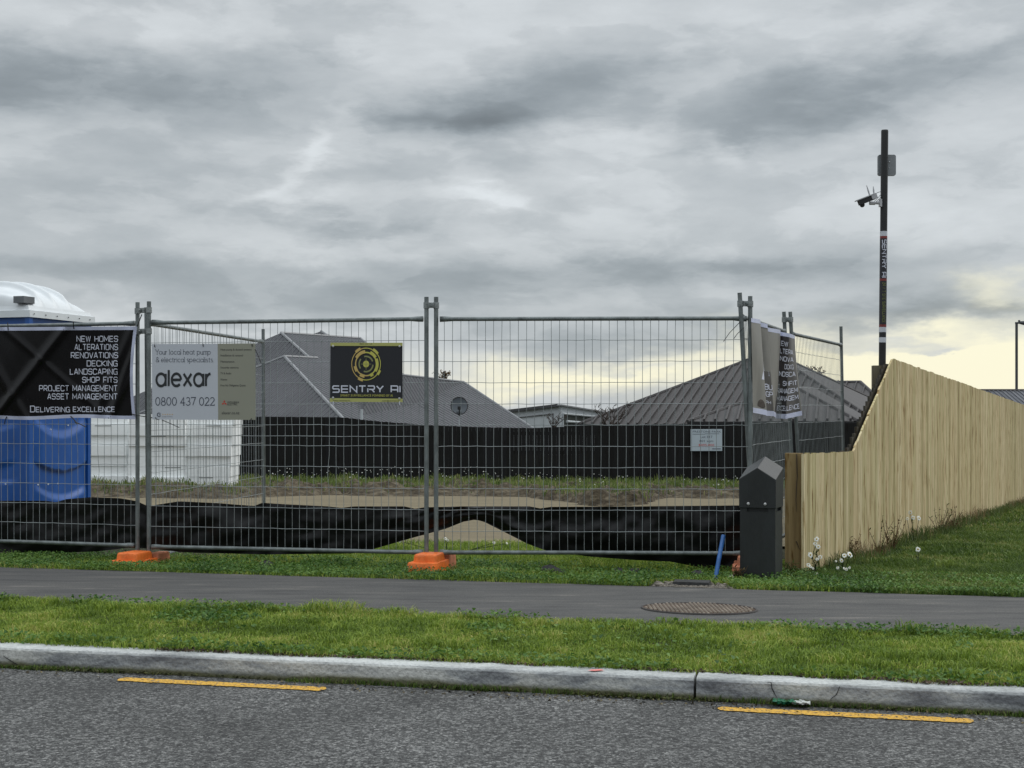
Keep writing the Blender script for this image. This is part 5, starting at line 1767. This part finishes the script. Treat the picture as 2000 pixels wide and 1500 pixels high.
pole_text(stroke_text('SENTRY AI', wide_glyph, .2, .3), 469, 542.5, .038, M['white_ink'], 'lettering')
pole_text(stroke_text('24 / 7 SITE SURVEILLANCE', caps_glyph, .2, .3), 552.5, 630, .026, M['ink_lime'], 'lettering')

pl_root = thing('antenna_plate', 'grey rounded plate mounted on the back of the camera pole near its top', 'plate', at(1732, 343, YP + .06))
def rrect(x0, y0, x1, y1, r, Y, n=5):
    out = []
    for cx, cy, a0 in ((x1 - r, y0 + r, 0), (x0 + r, y0 + r, 90), (x0 + r, y1 - r, 180), (x1 - r, y1 - r, 270)):
        for i in range(n + 1):
            a = R(a0 + 90 * i / n); out.append(at(cx + r * math.cos(a), cy - r * math.sin(a), Y))
    return out
mb = MB(); mb.prism(rrect(1715, 302, 1750, 343, 4, YP + .055), Vector((0, .03, 0))); build(mb, 'plate', M['plate_grey'], pl_root)
mb = MB(); mb.ball(at(1737, 316.5, YP + .053), .008, 6); mb.ball(at(1736.5, 328, YP + .053), .005, 6); mb.tube([at(1726, 322, YP + .055), at(1726, 322, YP + .02)], .02, 8); build(mb, 'bolt', M['bolt'], pl_root)

cm = thing('security_camera', 'small dark security camera with two antennas on a bracket beside the pole', 'camera', at(1718, 398, YP))
Yc = YP - .02
mb = MB()
a0, a1 = at(1707, 385, Yc), at(1677, 396.5, Yc)
dd = (a1 - a0).normalized(); up_ = Vector((dd.z, 0, -dd.x)); up_ = up_ if up_.z > 0 else -up_
mb.box((a0 + a1) / 2, ((a1 - a0).length, .06, .048), (dd, Vector((0, 1, 0)), up_))
build(mb, 'housing', M['black'], cm)
mb = MB(); mb.box((a0 + a1) / 2 + up_ * .028 + dd * .012, ((a1 - a0).length * 1.12, .072, .009), (dd, Vector((0, 1, 0)), up_))
mb.box(a0 + dd * .002 + up_ * .006, (.055, .066, .05), (dd, Vector((0, 1, 0)), up_))
build(mb, 'sun_shield', M['cam_grey'], cm)
mb = MB(); mb.ball(at(1684, 400, Yc), .026, 10); build(mb, 'lens_dome', M['black'], cm)
for x0, y0, x1, y1 in ((1699, 383, 1692.5, 362), (1707, 380, 1705.5, 364)):
    mb = MB(); mb.tube([at(x0, y0, Yc), at((x0 + x1) / 2, (y0 + y1) / 2, Yc), at(x1, y1, Yc)], [.007, .008, .003], 8); build(mb, 'antenna', M['cam_grey'], cm)
mb = MB(); mb.tube([at(1698, 397, Yc), at(1709, 397, Yc)], .017, 10); mb.tube([at(1709, 396.5, Yc), at(1720, 396, Yc)], [.013, .019], 10); mb.box(at(1719.5, 396.5, Yc), (.022, .05, .075))
build(mb, 'bracket', M['cam_grey'], cm)
mb = MB()
mb.tube([at(1709, 380, Yc), at(1714, 376, Yc), at(1721, 374, Yc)], .0035, 6); mb.tube([at(1708, 393, Yc), at(1715, 386, Yc), at(1721, 379, Yc)], .003, 6); mb.tube([at(1710, 395, Yc), at(1717, 388, Yc), at(1721, 384, Yc)], .003, 6)
build(mb, 'cable', M['plate_grey'], cm)

# ================================================================== far street lamp
YL = 60
sl = thing('street_lamp', 'distant dark street lamp at the right edge above the grey roof', 'street lamp', at(1985, 870, YL))
mb = MB(); mb.tube([at(1985.5, 880, YL), at(1985.5, 632, YL)], .06, 8); build(mb, 'post', M['lamp'], sl)
mb = MB(); mb.tube([at(1983, 631, YL), at(2000, 630, YL)], .05, 6); mb.tube([at(1991, 630, YL), at(2012, 632, YL)], [.06, .14], 8); mb.box(at(1990.5, 627.5, YL), (.07, .07, .1)); build(mb, 'lamp_head', M['lamp'], sl)

# ================================================================== small street things
mc = Vector((1.084, 8.02, .1145))
mh = thing('manhole_cover', 'rusty round manhole cover with raised studs set in the asphalt footpath', 'manhole cover', mc)
M['iron'] = simple('rusty iron', (0.085, 0.06, 0.045), 0.9, 0.5, 6, 0.3, 60, spec=.1)
M['iron_dark'] = simple('dark iron', (0.045, 0.04, 0.038), 0.8, 0.4, 8)
M['stud'] = simple('worn stud', (0.23, 0.195, 0.16), 0.7, 0.4, 9, spec=.2)
ax1, ax2 = .325, .215
mb = MB(); n = 48
mb.add([mc + U * math.cos(2 * math.pi * i / n) * ax1 + NN * math.sin(2 * math.pi * i / n) * ax2 + Vector((0, 0, .002)) for i in range(n)], [list(range(n))]); build(mb, 'cover', M['iron'], mh)
mb = MB(); mb.tube([mc + U * math.cos(2 * math.pi * i / n) * (ax1 + .006) + NN * math.sin(2 * math.pi * i / n) * (ax2 + .006) for i in range(n + 1)], .007, 6, False)
mb.box(mc + U * .04 + NN * (ax2 + .015), (.16, .035, .008), (U, NN, Vector((0, 0, 1))))
build(mb, 'rim', M['iron_dark'], mh)
mb = MB(); st = .024
for i in range(-14, 15):
    for j in range(-14, 15):
        x, y = i * st + (st / 2 if j % 2 else 0), j * .05
        if (x / ax1) ** 2 + (y / ax2) ** 2 < .92: mb.box(mc + U * x + NN * y + Vector((0, 0, .005)), (.014, .026, .008), (U, NN, Vector((0, 0, 1))), taper=.8)
build(mb, 'stud', M['stud'], mh)

wm = Vector(colb(1352, 9.15, .115))
wmb = thing('meter_box', 'low black water meter box lid in gravel at the path edge below the blue pipe', 'meter box', wm)
mb = MB(); mb.box(wm + Vector((0, .02, .005)), (.25, .15, .035), (U, NN, Vector((0, 0, 1))), taper=.93)
build(mb, 'lid', M['rock'], wmb); mb = MB(); mb.box(wm + Vector((0, .02, -.03)), (.29, .19, .05), (U, NN, Vector((0, 0, 1)))); build(mb, 'frame', M['black'], wmb)
bp_ = thing('marker_pipe', 'blue plastic pipe leaning out of the ground in front of the fence by the pillar', 'pipe', at(1397, 1132, 9.55))
mb = MB(); mb.tube([at(1396, 1140, 9.55), at(1404, 1092, 9.62), at(1413, 1046, 9.72)], .0155, 12); build(mb, 'tube', M['blue_pipe'], bp_)
for i, (px, py, Y, r, lab) in enumerate(((1073, 1108, 10.0, .055, 'dark stone on the grass below the right panel, left of a pair'), (1092, 1114, 9.9, .042, 'smaller dark stone on the grass below the right panel, right of a pair'), (1207, 1101, 10.0, .04, 'dark stone in the grass midway along the right panel'), (1240, 1099, 10.0, .038, 'dark stone in the grass nearer the blue pipe'), (518, 1098, 10.25, .05, 'dark clod in the grass below the middle panel'), (1362, 1112, 9.75, .045, 'grey stone in the grass behind the meter box'))):
    p = at(px, py, Y); p.z = gxy(p.x, p.y) + r * .35
    mb = MB(); mb.ball(p, r, 10, (1.25, 1, .8), .16)
    tag(build(mb, 'stone', M['rock'], None, p, smooth=True), lab, 'stone', 'dark stones in the grass')
# gravel round the meter box
mb = MB()
for i in range(420):
    p = colb(1275 + random.betavariate(1.6, 1.6) * 165, 9.02 + random.betavariate(1.1, 2.2) * .3, .112)
    r = random.uniform(.005, .016); mb.ball(p, r, 5, (1.3, 1, .7), .3)
tag(build(mb, 'gravel', M['grit']), kind='stuff')
p = colb(1287, 9.06, .118); mb = MB(); mb.ball(p, .03, 9, (1.3, .8, .5), .15); tag(build(mb, 'stone', M['grit'], None, p, smooth=True), 'pale stone at the path edge left of the meter box', 'stone')
# litter in the gutter
p = colb(1541, 6.035, .0)
lt = thing('litter', 'crumpled green and white wrapper in the gutter against the kerb', 'litter', p)
for nm, mt, k in (('wrapper', 'litter_green', 3), ('wrapper', 'litter_white', 2)):
    mb = MB()
    for j in range(k):
        c = p + U * random.uniform(-.06, .06) + Vector((0, -.01, .0))
        mb.grid(lambda u, v: c + U * (u - .5) * .075 + NN * (v - .5) * .05 + Vector((0, 0, .012 + .018 * random.random())), 5, 4)
    build(mb, nm, M[mt], lt)

# ================================================================== vegetation
def blades(name, pts, h, w, mat, lean=.5, kind='stuff', rngl=None, tint=None):
    """pts (n,3) roots; h (n,) heights; one mesh of bent grass blades"""
    g = rngl or rng
    n = len(pts)
    ang = g.uniform(0, 2 * np.pi, n)
    side = np.stack([np.cos(ang), np.sin(ang), np.zeros(n)], 1)
    la = g.uniform(0, 2 * np.pi, n)
    ld = np.stack([np.cos(la), np.sin(la), np.zeros(n)], 1) * (g.uniform(.15, 1, n) * lean * h)[:, None]
    upv = np.stack([np.zeros(n), np.zeros(n), np.ones(n)], 1)
    ww = (w * g.uniform(.7, 1.3, n))[:, None] if np.ndim(w) == 0 else (w * g.uniform(.7, 1.3, n))[:, None]
    V = np.empty((n, 5, 3))
    V[:, 0] = pts - side * ww * .5; V[:, 1] = pts + side * ww * .5
    mid = pts + upv * (h * .6)[:, None] + ld * .35
    V[:, 2] = mid + side * ww * .42; V[:, 3] = mid - side * ww * .42
    V[:, 4] = pts + upv * (h * (1 - .25 * lean))[:, None] + ld
    me = bpy.data.meshes.new(name)
    me.vertices.add(n * 5); me.vertices.foreach_set('co', V.reshape(-1).astype(np.float32))
    base = np.arange(n) * 5
    loops = np.stack([base, base + 1, base + 2, base + 3, base + 3, base + 2, base + 4], 1).reshape(-1)
    me.loops.add(n * 7); me.loops.foreach_set('vertex_index', loops.astype(np.int32))
    me.polygons.add(n * 2)
    ls = np.stack([np.arange(n) * 7, np.arange(n) * 7 + 4], 1).reshape(-1)
    me.polygons.foreach_set('loop_start', ls.astype(np.int32))
    t = g.uniform(0, 1, n) if tint is None else tint
    a = me.attributes.new('tint', 'FLOAT', 'FACE'); a.data.foreach_set('value', np.repeat(t, 2).astype(np.float32))
    me.materials.append(mat); me.update(calc_edges=True); me.validate()
    o = bpy.data.objects.new(name, me); COL.objects.link(o)
    return tag(o, kind=kind)


def leaves(name, pts, r, mat, kind='stuff', tilt=.7):
    """small three-lobed ground leaves: each a tilted hexagon-ish disc"""
    n = len(pts)
    nrm = np.stack([rng.normal(0, tilt, n), rng.normal(0, tilt, n), np.ones(n)], 1); nrm /= np.linalg.norm(nrm, axis=1)[:, None]
    t = rng.normal(0, 1, (n, 3)); t -= nrm * (t * nrm).sum(1)[:, None]; t /= np.linalg.norm(t, axis=1)[:, None]
    b = np.cross(nrm, t)
    m_ = 6
    V = np.empty((n, m_, 3))
    for k in range(m_):
        a = 2 * np.pi * k / m_
        rr_ = (r * (1.15 if k % 2 == 0 else .72))[:, None]
        V[:, k] = pts + (t * math.cos(a) + b * math.sin(a)) * rr_
    me = bpy.data.meshes.new(name)
    me.vertices.add(n * m_); me.vertices.foreach_set('co', V.reshape(-1).astype(np.float32))
    me.loops.add(n * m_); me.loops.foreach_set('vertex_index', np.arange(n * m_, dtype=np.int32))
    me.polygons.add(n); me.polygons.foreach_set('loop_start', (np.arange(n) * m_).astype(np.int32))
    a = me.attributes.new('tint', 'FLOAT', 'FACE'); a.data.foreach_set('value', rng.uniform(0, 1, n).astype(np.float32))
    me.materials.append(mat); me.update(calc_edges=True); me.validate()
    o = bpy.data.objects.new(name, me); COL.objects.link(o)
    return tag(o, kind=kind)


Uv, Nv = np.array(U), np.array(NN)


def ab(a, b, z):
    return a[:, None] * Uv[:2] + b[:, None] * Nv[:2], z


def scatter(n, a0, a1, b0, b1, inset=.0):
    a = rng.uniform(a0, a1, n); b = rng.uniform(b0, b1, n)
    xy = a[:, None] * Uv[:2] + b[:, None] * Nv[:2]
    k = np.abs(xy[:, 0] / np.maximum(xy[:, 1], .1)) < .50
    return xy[k], a[k], b[k]


def fnoise(x, y, s, seed=0):
    """cheap smooth value noise, 0..1"""
    r = np.random.default_rng(seed).uniform(0, 1, (64, 64))
    u, v = x * s, y * s
    i, j = np.floor(u).astype(int), np.floor(v).astype(int)
    fu, fv = u - i, v - j
    fu = fu * fu * (3 - 2 * fu); fv = fv * fv * (3 - 2 * fv)
    g_ = lambda p, q: r[p % 64, q % 64]
    return (g_(i, j) * (1 - fu) + g_(i + 1, j) * fu) * (1 - fv) + (g_(i, j + 1) * (1 - fu) + g_(i + 1, j + 1) * fu) * fv


def gza(b):
    return np.where(b < 9.02, .1 + .01 * np.clip((b - 6.19) / 1.3, 0, 1), .11 - .033 * (np.minimum(b, 36) - 9.02))


# ---- grass verge between kerb and footpath
xy, a, b = scatter(235000, -6.6, 5.4, 6.15, 7.56)
lo = 6.185 - .085 * np.clip(fnoise(a, a * 0, 2.3, 3) - .45, 0, 1) - .03 * fnoise(a, a * 0, 9, 4)
hi = 7.50 + .09 * (fnoise(a, a * 0, 3.1, 5) - .35)
k = (b > lo) & (b < hi); xy, a, b = xy[k], a[k], b[k]
hh = .016 + .018 * fnoise(a, b, 2.2, 6) + .018 * fnoise(a, b, 7, 7)
hh *= 1 + .45 * np.exp(-((b - 7.45) / .12) ** 2) + .25 * np.exp(-((b - 6.25) / .1) ** 2)
hh *= np.where(fnoise(a, b, 4.5, 52) < .33, .55, 1.0) * np.where(fnoise(a, b, 5.5, 53) > .72, 1.5, 1.0)
hh *= rng.uniform(.5, 1.35, len(a))
blades('verge_grass', np.column_stack([xy, gza(b) - .008]), hh, .0042, M['grass'], 1.15)
xy, a, b = scatter(40000, -6.6, 5.4, 6.15, 7.56)
cl = fnoise(a, b, 1.7, 9) + .55 * np.exp(-((b - 7.48) / .13) ** 2) + .6 * np.exp(-((b - 6.22) / .09) ** 2)
k = (cl > .78) & (b > 6.17 - .05 * fnoise(a, a * 0, 2.3, 3)); xy, b = xy[k], b[k]
leaves('verge_clover', np.column_stack([xy, gza(b) + rng.uniform(.006, .045, len(b))]), rng.uniform(.006, .012, len(b)), M['clover'])
xy, a, b = scatter(2300, -6.6, 5.4, 6.2, 7.5)
k = fnoise(a, b, 1.3, 50) + .4 * fnoise(a, b, 6, 51) > .8; xy, a, b = xy[k], a[k], b[k]
leaves('verge_weeds', np.column_stack([xy, gza(b) + rng.uniform(.012, .035, len(b))]), rng.uniform(.008, .015, len(b)), M['weed_broad'], tilt=.5)
# ---- grass and clover between footpath and fence, on through the gap under the cloth
xy, a, b = scatter(150000, -7, 2.6, 9.0, 13.6)
X, Yv_ = xy[:, 0], xy[:, 1]
fenceb = 9.9
k = (b > 9.0 + .05 * (fnoise(a, a * 0, 3.3, 11) - .4)) & ~((np.abs(a - colb(1345, 9.15).dot(U)) < .26) & (b < 9.3)) & ((Yv_ < 11.2) | (np.abs(X + .2) < 1.9))
k &= (X < 2.2)
k &= (Yv_ < 12.9 + .5 * (fnoise(X, X * 0, 1.4, 40) - .5))
xy, a, b = xy[k], a[k], b[k]
hh = (.022 + .022 * fnoise(a, b, 2.4, 12) + .026 * fnoise(a, b, 6, 13)) * rng.uniform(.5, 1.3, len(a))
hh *= np.where(b > 10.2, 1.5, 1.0)
blades('fence_grass', np.column_stack([xy, gza(b) - .008]), hh, .005, M['grass'], .8)
xy, a, b = scatter(85000, -7, 2.4, 9.0, 10.25)
k = (rng.uniform(0, 1, len(a)) < .25 + 1.1 * np.clip(fnoise(a, b, 1.6, 14) - .3, 0, 1) + .8 * (b < 9.3)) & ~((np.abs(a - colb(1345, 9.15).dot(U)) < .26) & (b < 9.3)) & (b > 9.01 + .06 * (fnoise(a, a * 0, 4, 15) - .3))
xy, a, b = xy[k], a[k], b[k]
leaves('fence_clover', np.column_stack([xy, gza(b) + rng.uniform(.004, .06, len(b)) * (.5 + .8 * fnoise(a, b, 3, 16))]), rng.uniform(.0045, .0105, len(b)), M['clover'])
# ---- lawn on the neighbour's side of the pine fence
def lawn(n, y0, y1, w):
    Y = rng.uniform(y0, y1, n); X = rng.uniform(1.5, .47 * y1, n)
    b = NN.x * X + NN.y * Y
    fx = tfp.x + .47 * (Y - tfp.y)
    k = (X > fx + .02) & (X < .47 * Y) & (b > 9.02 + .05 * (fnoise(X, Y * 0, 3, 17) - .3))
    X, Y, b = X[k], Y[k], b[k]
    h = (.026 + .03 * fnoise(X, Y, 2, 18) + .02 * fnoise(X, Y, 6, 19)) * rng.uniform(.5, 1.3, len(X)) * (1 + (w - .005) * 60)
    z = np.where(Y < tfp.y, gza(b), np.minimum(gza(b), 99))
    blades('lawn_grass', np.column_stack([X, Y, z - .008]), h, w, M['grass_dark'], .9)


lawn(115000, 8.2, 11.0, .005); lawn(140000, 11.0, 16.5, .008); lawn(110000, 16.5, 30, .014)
xy, a, b = scatter(36000, 1.2, 5.6, 9.0, 9.9)
k = rng.uniform(0, 1, len(a)) < .3 + .9 * (b < 9.25); xy, a, b = xy[k], a[k], b[k]
leaves('lawn_clover', np.column_stack([xy, gza(b) + rng.uniform(.004, .05, len(b))]), rng.uniform(.006, .012, len(b)), M['clover'])
# yellow-green tuft on the lawn
n = 160; p = at(1850, 1112, 10.6); r_ = np.abs(rng.normal(0, .07, n)); an = rng.uniform(0, 6.28, n)
o = blades('grass_tuft', np.column_stack([p.x + r_ * np.cos(an), p.y + r_ * np.sin(an), np.full(n, gxy(p.x, p.y))]), rng.uniform(.05, .12, n), .007, mat_leaf('lime grass', (.12, .19, .03), (.19, .27, .05), (.26, .33, .08)), 1.0, kind='thing')
tag(o, 'bright lime green grass tuft on the lawn right of the pine fence', 'grass tuft')
# ---- long weeds, dry stalks along the foot of the pine fence
def fence_side(n, t0, t1, d0, d1):
    t = rng.uniform(t0, t1, n); d = rng.uniform(0, 1, n) ** 1.6 * (d1 - d0) + d0
    x = tfp.x + .47 * t + tfn.x * d; y = tfp.y + t + tfn.y * d
    return t, x, y


t, x, y = fence_side(1700, .25, 16, .02, .2)
k = fnoise(t, t * 0, 1.5, 21) > .38; t, x, y = t[k], x[k], y[k]
blades('dry_stalks', np.column_stack([x, y, gza(NN.x * x + NN.y * y) - .01]), rng.uniform(.06, .24, len(x)) * (.45 + fnoise(t, t * 0, 1.5, 21)), .0045, M['dry'], .7)
t, x, y = fence_side(5200, .1, 24, .02, .25)
blades('fence_foot_grass', np.column_stack([x, y, gza(NN.x * x + NN.y * y) - .01]), rng.uniform(.05, .19, len(x)) * (.55 + .8 * fnoise(t, t * 0, 1.1, 22)), .007, M['weed'], .7)
# ---- gutter weeds along the kerb foot
xy, a, b = scatter(11000, -6, 4, 6.015, 6.06)
k = (fnoise(a, a * 0, 2.2, 23) + .5 * fnoise(a, a * 0, 9, 24) > .52) & (b > 6.055 - .045 * fnoise(a, a * 0, 5, 25)); xy, a = xy[k], a[k]
blades('gutter_grass', np.column_stack([xy, np.zeros(len(a)) - .002]), rng.uniform(.008, .035, len(a)) * (.5 + fnoise(a, a * 0, 2.2, 23)), .004, M['grass_dark'], .8)
xy, a, b = scatter(6500, -6, 4, 6.01, 6.06)
k = b > 6.058 - .04 * fnoise(a, a * 0, 3, 26); xy = xy[k]
leaves('gutter_moss', np.column_stack([xy, rng.uniform(.002, .012, len(xy))]), rng.uniform(.004, .009, len(xy)), mat_leaf('moss', (.03, .035, .012), (.06, .07, .02), (.12, .12, .04), trans=.1))
# ---- brown leaf litter and soil crumbs where the grass meets the kerb
xy, a, b = scatter(10500, -6.6, 5.4, 6.10, 6.2)
k = (b > 6.185 - .085 * np.clip(fnoise(a, a * 0, 2.3, 3) - .42, 0, 1) - .03 * fnoise(a, a * 0, 9, 4)) & (fnoise(a, a * 0, 1.9, 33) > .3); xy = xy[k]
leaves('leaf_litter', np.column_stack([xy, .103 + rng.uniform(0, .008, len(xy))]), rng.uniform(.004, .009, len(xy)), mat_leaf('brown litter', (.02, .013, .008), (.05, .03, .018), (.11, .07, .04), trans=.05))
xy, a, b = scatter(1500, -6, 4.6, 5.9, 6.05)
k = fnoise(a, a * 0, 2.2, 23) + rng.uniform(-.3, .3, len(a)) > .5; xy = xy[k]
leaves('gutter_litter', np.column_stack([xy, rng.uniform(.002, .006, len(xy))]), rng.uniform(.003, .008, len(xy)), mat_leaf('gutter litter', (.02, .016, .008), (.07, .055, .03), (.16, .13, .06), trans=.05))
# ---- section grass at the back with daisies
n = 60000; Y = rng.uniform(22, 35.9, n); X = rng.uniform(-10, 9, n)
rh = np.array([ridge_h(float(p_), float(q_)) for p_, q_ in zip(X, Y)])
b = NN.x * X + NN.y * Y
pr = np.where(Y > 28.5 + 1.0 * (fnoise(X, X * 0, .9, 27) - .5), .95, np.where((X > .5) & (X < 3.2), .75 * (fnoise(X, Y, 1.3, 28) > .38), np.where(X < -4.6, .55, .12)))
k = (rh > .08) & (rng.uniform(0, 1, n) < pr) & (np.abs(X / Y) < .4)
X, Y, b, rh = X[k], Y[k], b[k], rh[k]
blades('section_grass', np.column_stack([X, Y, gza(b) - .04 + rh * 1.15]), rng.uniform(.05, .17, len(X)) * np.where(Y > 34, 1.4, 1), .017, M['grass_far'], .7)
mb = MB(); rd = random.Random(31)
for i in range(200):
    Yq = 36 - abs(rd.gauss(0, 2.2)) - .15
    xq = rd.uniform(-6.6, 6.0)
    if xq < 0.5 and rd.random() < .4: Yq = rd.uniform(35, 35.8)
    if xq > .8 and rd.random() < .35: Yq = rd.uniform(28, 34)
    if Yq < 28: continue
    if rd.random() < .3 and xq > 0.2 and Yq > 34: continue
    z = gxy(xq, Yq) + ridge_h(xq, Yq) + rd.uniform(.1, .26)
    if Yq > 34.5 and xq < 0.5: z += rd.uniform(0, .22) ** 1.3
    mb.ball((xq, Yq, z), rd.uniform(.008, .019), 5, (1, 1, .7))
tag(build(mb, 'section_daisies', M['petal']), kind='stuff')


def daisy(label, p, heads, seed):
    """plant with green stems, narrow leaves and white petalled heads; heads: photo px,row,Y,radius"""
    r = random.Random(seed)
    root = thing('daisy_plant', label, 'daisy plant', p, 'daisies along the pine fence')
    stm = MB(); lf = MB()
    for (px, py, Y, rad) in heads:
        h = at(px, py, Y)
        hd = MB(); ye = MB()
        face = Vector((r.uniform(-.6, .6), -1, r.uniform(.1, .9))).normalized()
        xx2 = face.orthogonal().normalized(); yy2 = face.cross(xx2)
        np_ = 11
        for k in range(np_):
            a = 2 * math.pi * k / np_ + r.uniform(-.1, .1)
            d = xx2 * math.cos(a) + yy2 * math.sin(a); s = face.cross(d)
            L_ = rad * .8 * r.uniform(.8, 1.1)
            hd.add([h + d * rad * .25 - s * rad * .08, h + d * L_ * .7 - s * rad * .17, h + d * L_ - face * rad * .1, h + d * L_ * .7 + s * rad * .17, h + d * rad * .25 + s * rad * .08], [(0, 1, 2, 3, 4)])
        hf = build(hd, 'flower_head', M['petal'], root)
        ye.ball(h + face * .002, rad * .2, 6, (1, .6, 1)); build(ye, 'disc', M['yolk'], hf)
        q = Vector((p[0] + r.uniform(-.03, .03), p[1] + r.uniform(-.03, .03), p[2] - .01))
        stm.tube([q, q.lerp(h, .5) + Vector((r.uniform(-.02, .02), 0, .01)), h - face * .004], [.0035, .003, .002], 5)
        for k in range(7):
            c = q.lerp(h, r.uniform(.05, .85)); e = Vector((r.uniform(-1, 1), r.uniform(-1, 1), r.uniform(-.2, .8))).normalized() * r.uniform(.02, .045)
            f_ = e.cross(Vector((0, 0, 1))).normalized() * .007
            lf.add([c, c + e * .5 + f_, c + e, c + e * .5 - f_], [(0, 1, 2, 3)], tint=r.random())
    build(stm, 'stem', M['weed'], root); build(lf, 'leaves', M['weed'], root)


def gp_(px, Y):
    p = at(px, 800, Y); p.z = gxy(p.x, p.y); return p


daisy('tall white daisy clump against the pine fence, nearest the charcoal pillar', gp_(1594, 10.0), [(1595, 1053, 9.95, .028), (1592, 1062, 9.95, .02), (1598, 1068, 9.9, .024), (1583, 1084, 9.9, .028), (1602, 1088, 9.9, .022), (1596, 1092, 9.9, .017), (1579, 1103, 9.9, .02), (1583, 1107, 9.85, .016), (1596, 1121, 9.8, .017), (1588, 1110, 9.85, .014)], 1)
daisy('low white daisies on the lawn just right of the tall daisy clump', gp_(1650, 10.0), [(1660, 1083, 10.0, .034), (1649, 1085, 10.0, .026), (1644, 1095, 9.95, .023), (1633, 1096, 9.95, .012), (1636, 1109, 9.9, .016), (1653, 1112, 9.9, .017), (1649, 1110, 9.9, .014), (1659, 1109, 9.9, .013)], 2)
daisy('single white daisy alone on the lawn away from the pine fence', gp_(1790, 11.0), [(1793, 1073, 11.0, .03)], 3)
daisy('small daisies with dark buds part way along the pine fence', gp_(1780, 13.4), [(1778, 1001, 13.4, .028), (1783, 1011, 13.4, .03), (1795, 1012, 13.4, .034), (1772, 1013, 13.4, .022)], 4)
daisy('pair of small daisies at the orange foot left of the charcoal pillar', gp_(1425, 9.5), [(1425, 1127, 9.45, .018), (1430, 1126, 9.45, .02), (1445, 1125, 9.5, .013)], 5)
daisy('small white daisies in the gap under the black cloth', gp_(875, 11.6), [(870, 1052, 11.6, .02), (874, 1055, 11.6, .016), (965, 1060, 11.6, .018), (781, 1057, 11.5, .02), (990, 1061, 11.6, .014)], 6)


def weed(label, px, Y, h, n, seed, mats=('weed', 'dry')):
    r = random.Random(seed); p = gp_(px, Y)
    root = thing('weed_plant', label, 'weed', p, 'weeds along the pine fence')
    st_ = MB(); lf = MB()
    for i in range(n):
        a = Vector((r.uniform(-.6, .6), r.uniform(-.3, .1), 1)).normalized() * h * r.uniform(.45, 1)
        pts = [p + a * k + Vector((r.uniform(-.012, .012), 0, 0)) for k in (0, .35, .7, 1)]
        st_.tube(pts, [.003, .0025, .002, .0012], 4)
        for k in range(9):
            c = p + a * r.uniform(.15, 1); e = Vector((r.uniform(-1, 1), r.uniform(-1, .3), r.uniform(-.1, .9))).normalized() * r.uniform(.015, .05)
            f_ = e.cross(Vector((.3, .2, 1))).normalized() * .006
            lf.add([c, c + e * .5 + f_, c + e, c + e * .5 - f_], [(0, 1, 2, 3)], tint=r.random())
    build(st_, 'stem', M[mats[1]], root); build(lf, 'leaves', M[mats[0]], root)


weed('tall leafy green weed against the pine fence below its peak', 1718, 12.25, .42, 5, 1)
weed('dry brown branching weed right of the tall green weed', 1742, 12.6, .36, 12, 2, ('dry', 'dry'))
weed('reddish brown weed at the foot of the low end of the pine fence', 1668, 11.5, .27, 12, 3, ('dry', 'dry'))
weed('clump of tall grassy weeds far along the pine fence', 1835, 15.2, .42, 12, 4)
weed('brown seedy weeds farther along the pine fence than the tall grassy clump', 1860, 16.0, .34, 9, 5, ('dry', 'dry'))
weed('leafy weed in the corner between the pillar and the pine end post', 1546, 9.85, .14, 8, 6)
weed('dry tangled weed at the left foot of the charcoal pillar', 1440, 9.5, .13, 12, 7, ('dry', 'dry'))
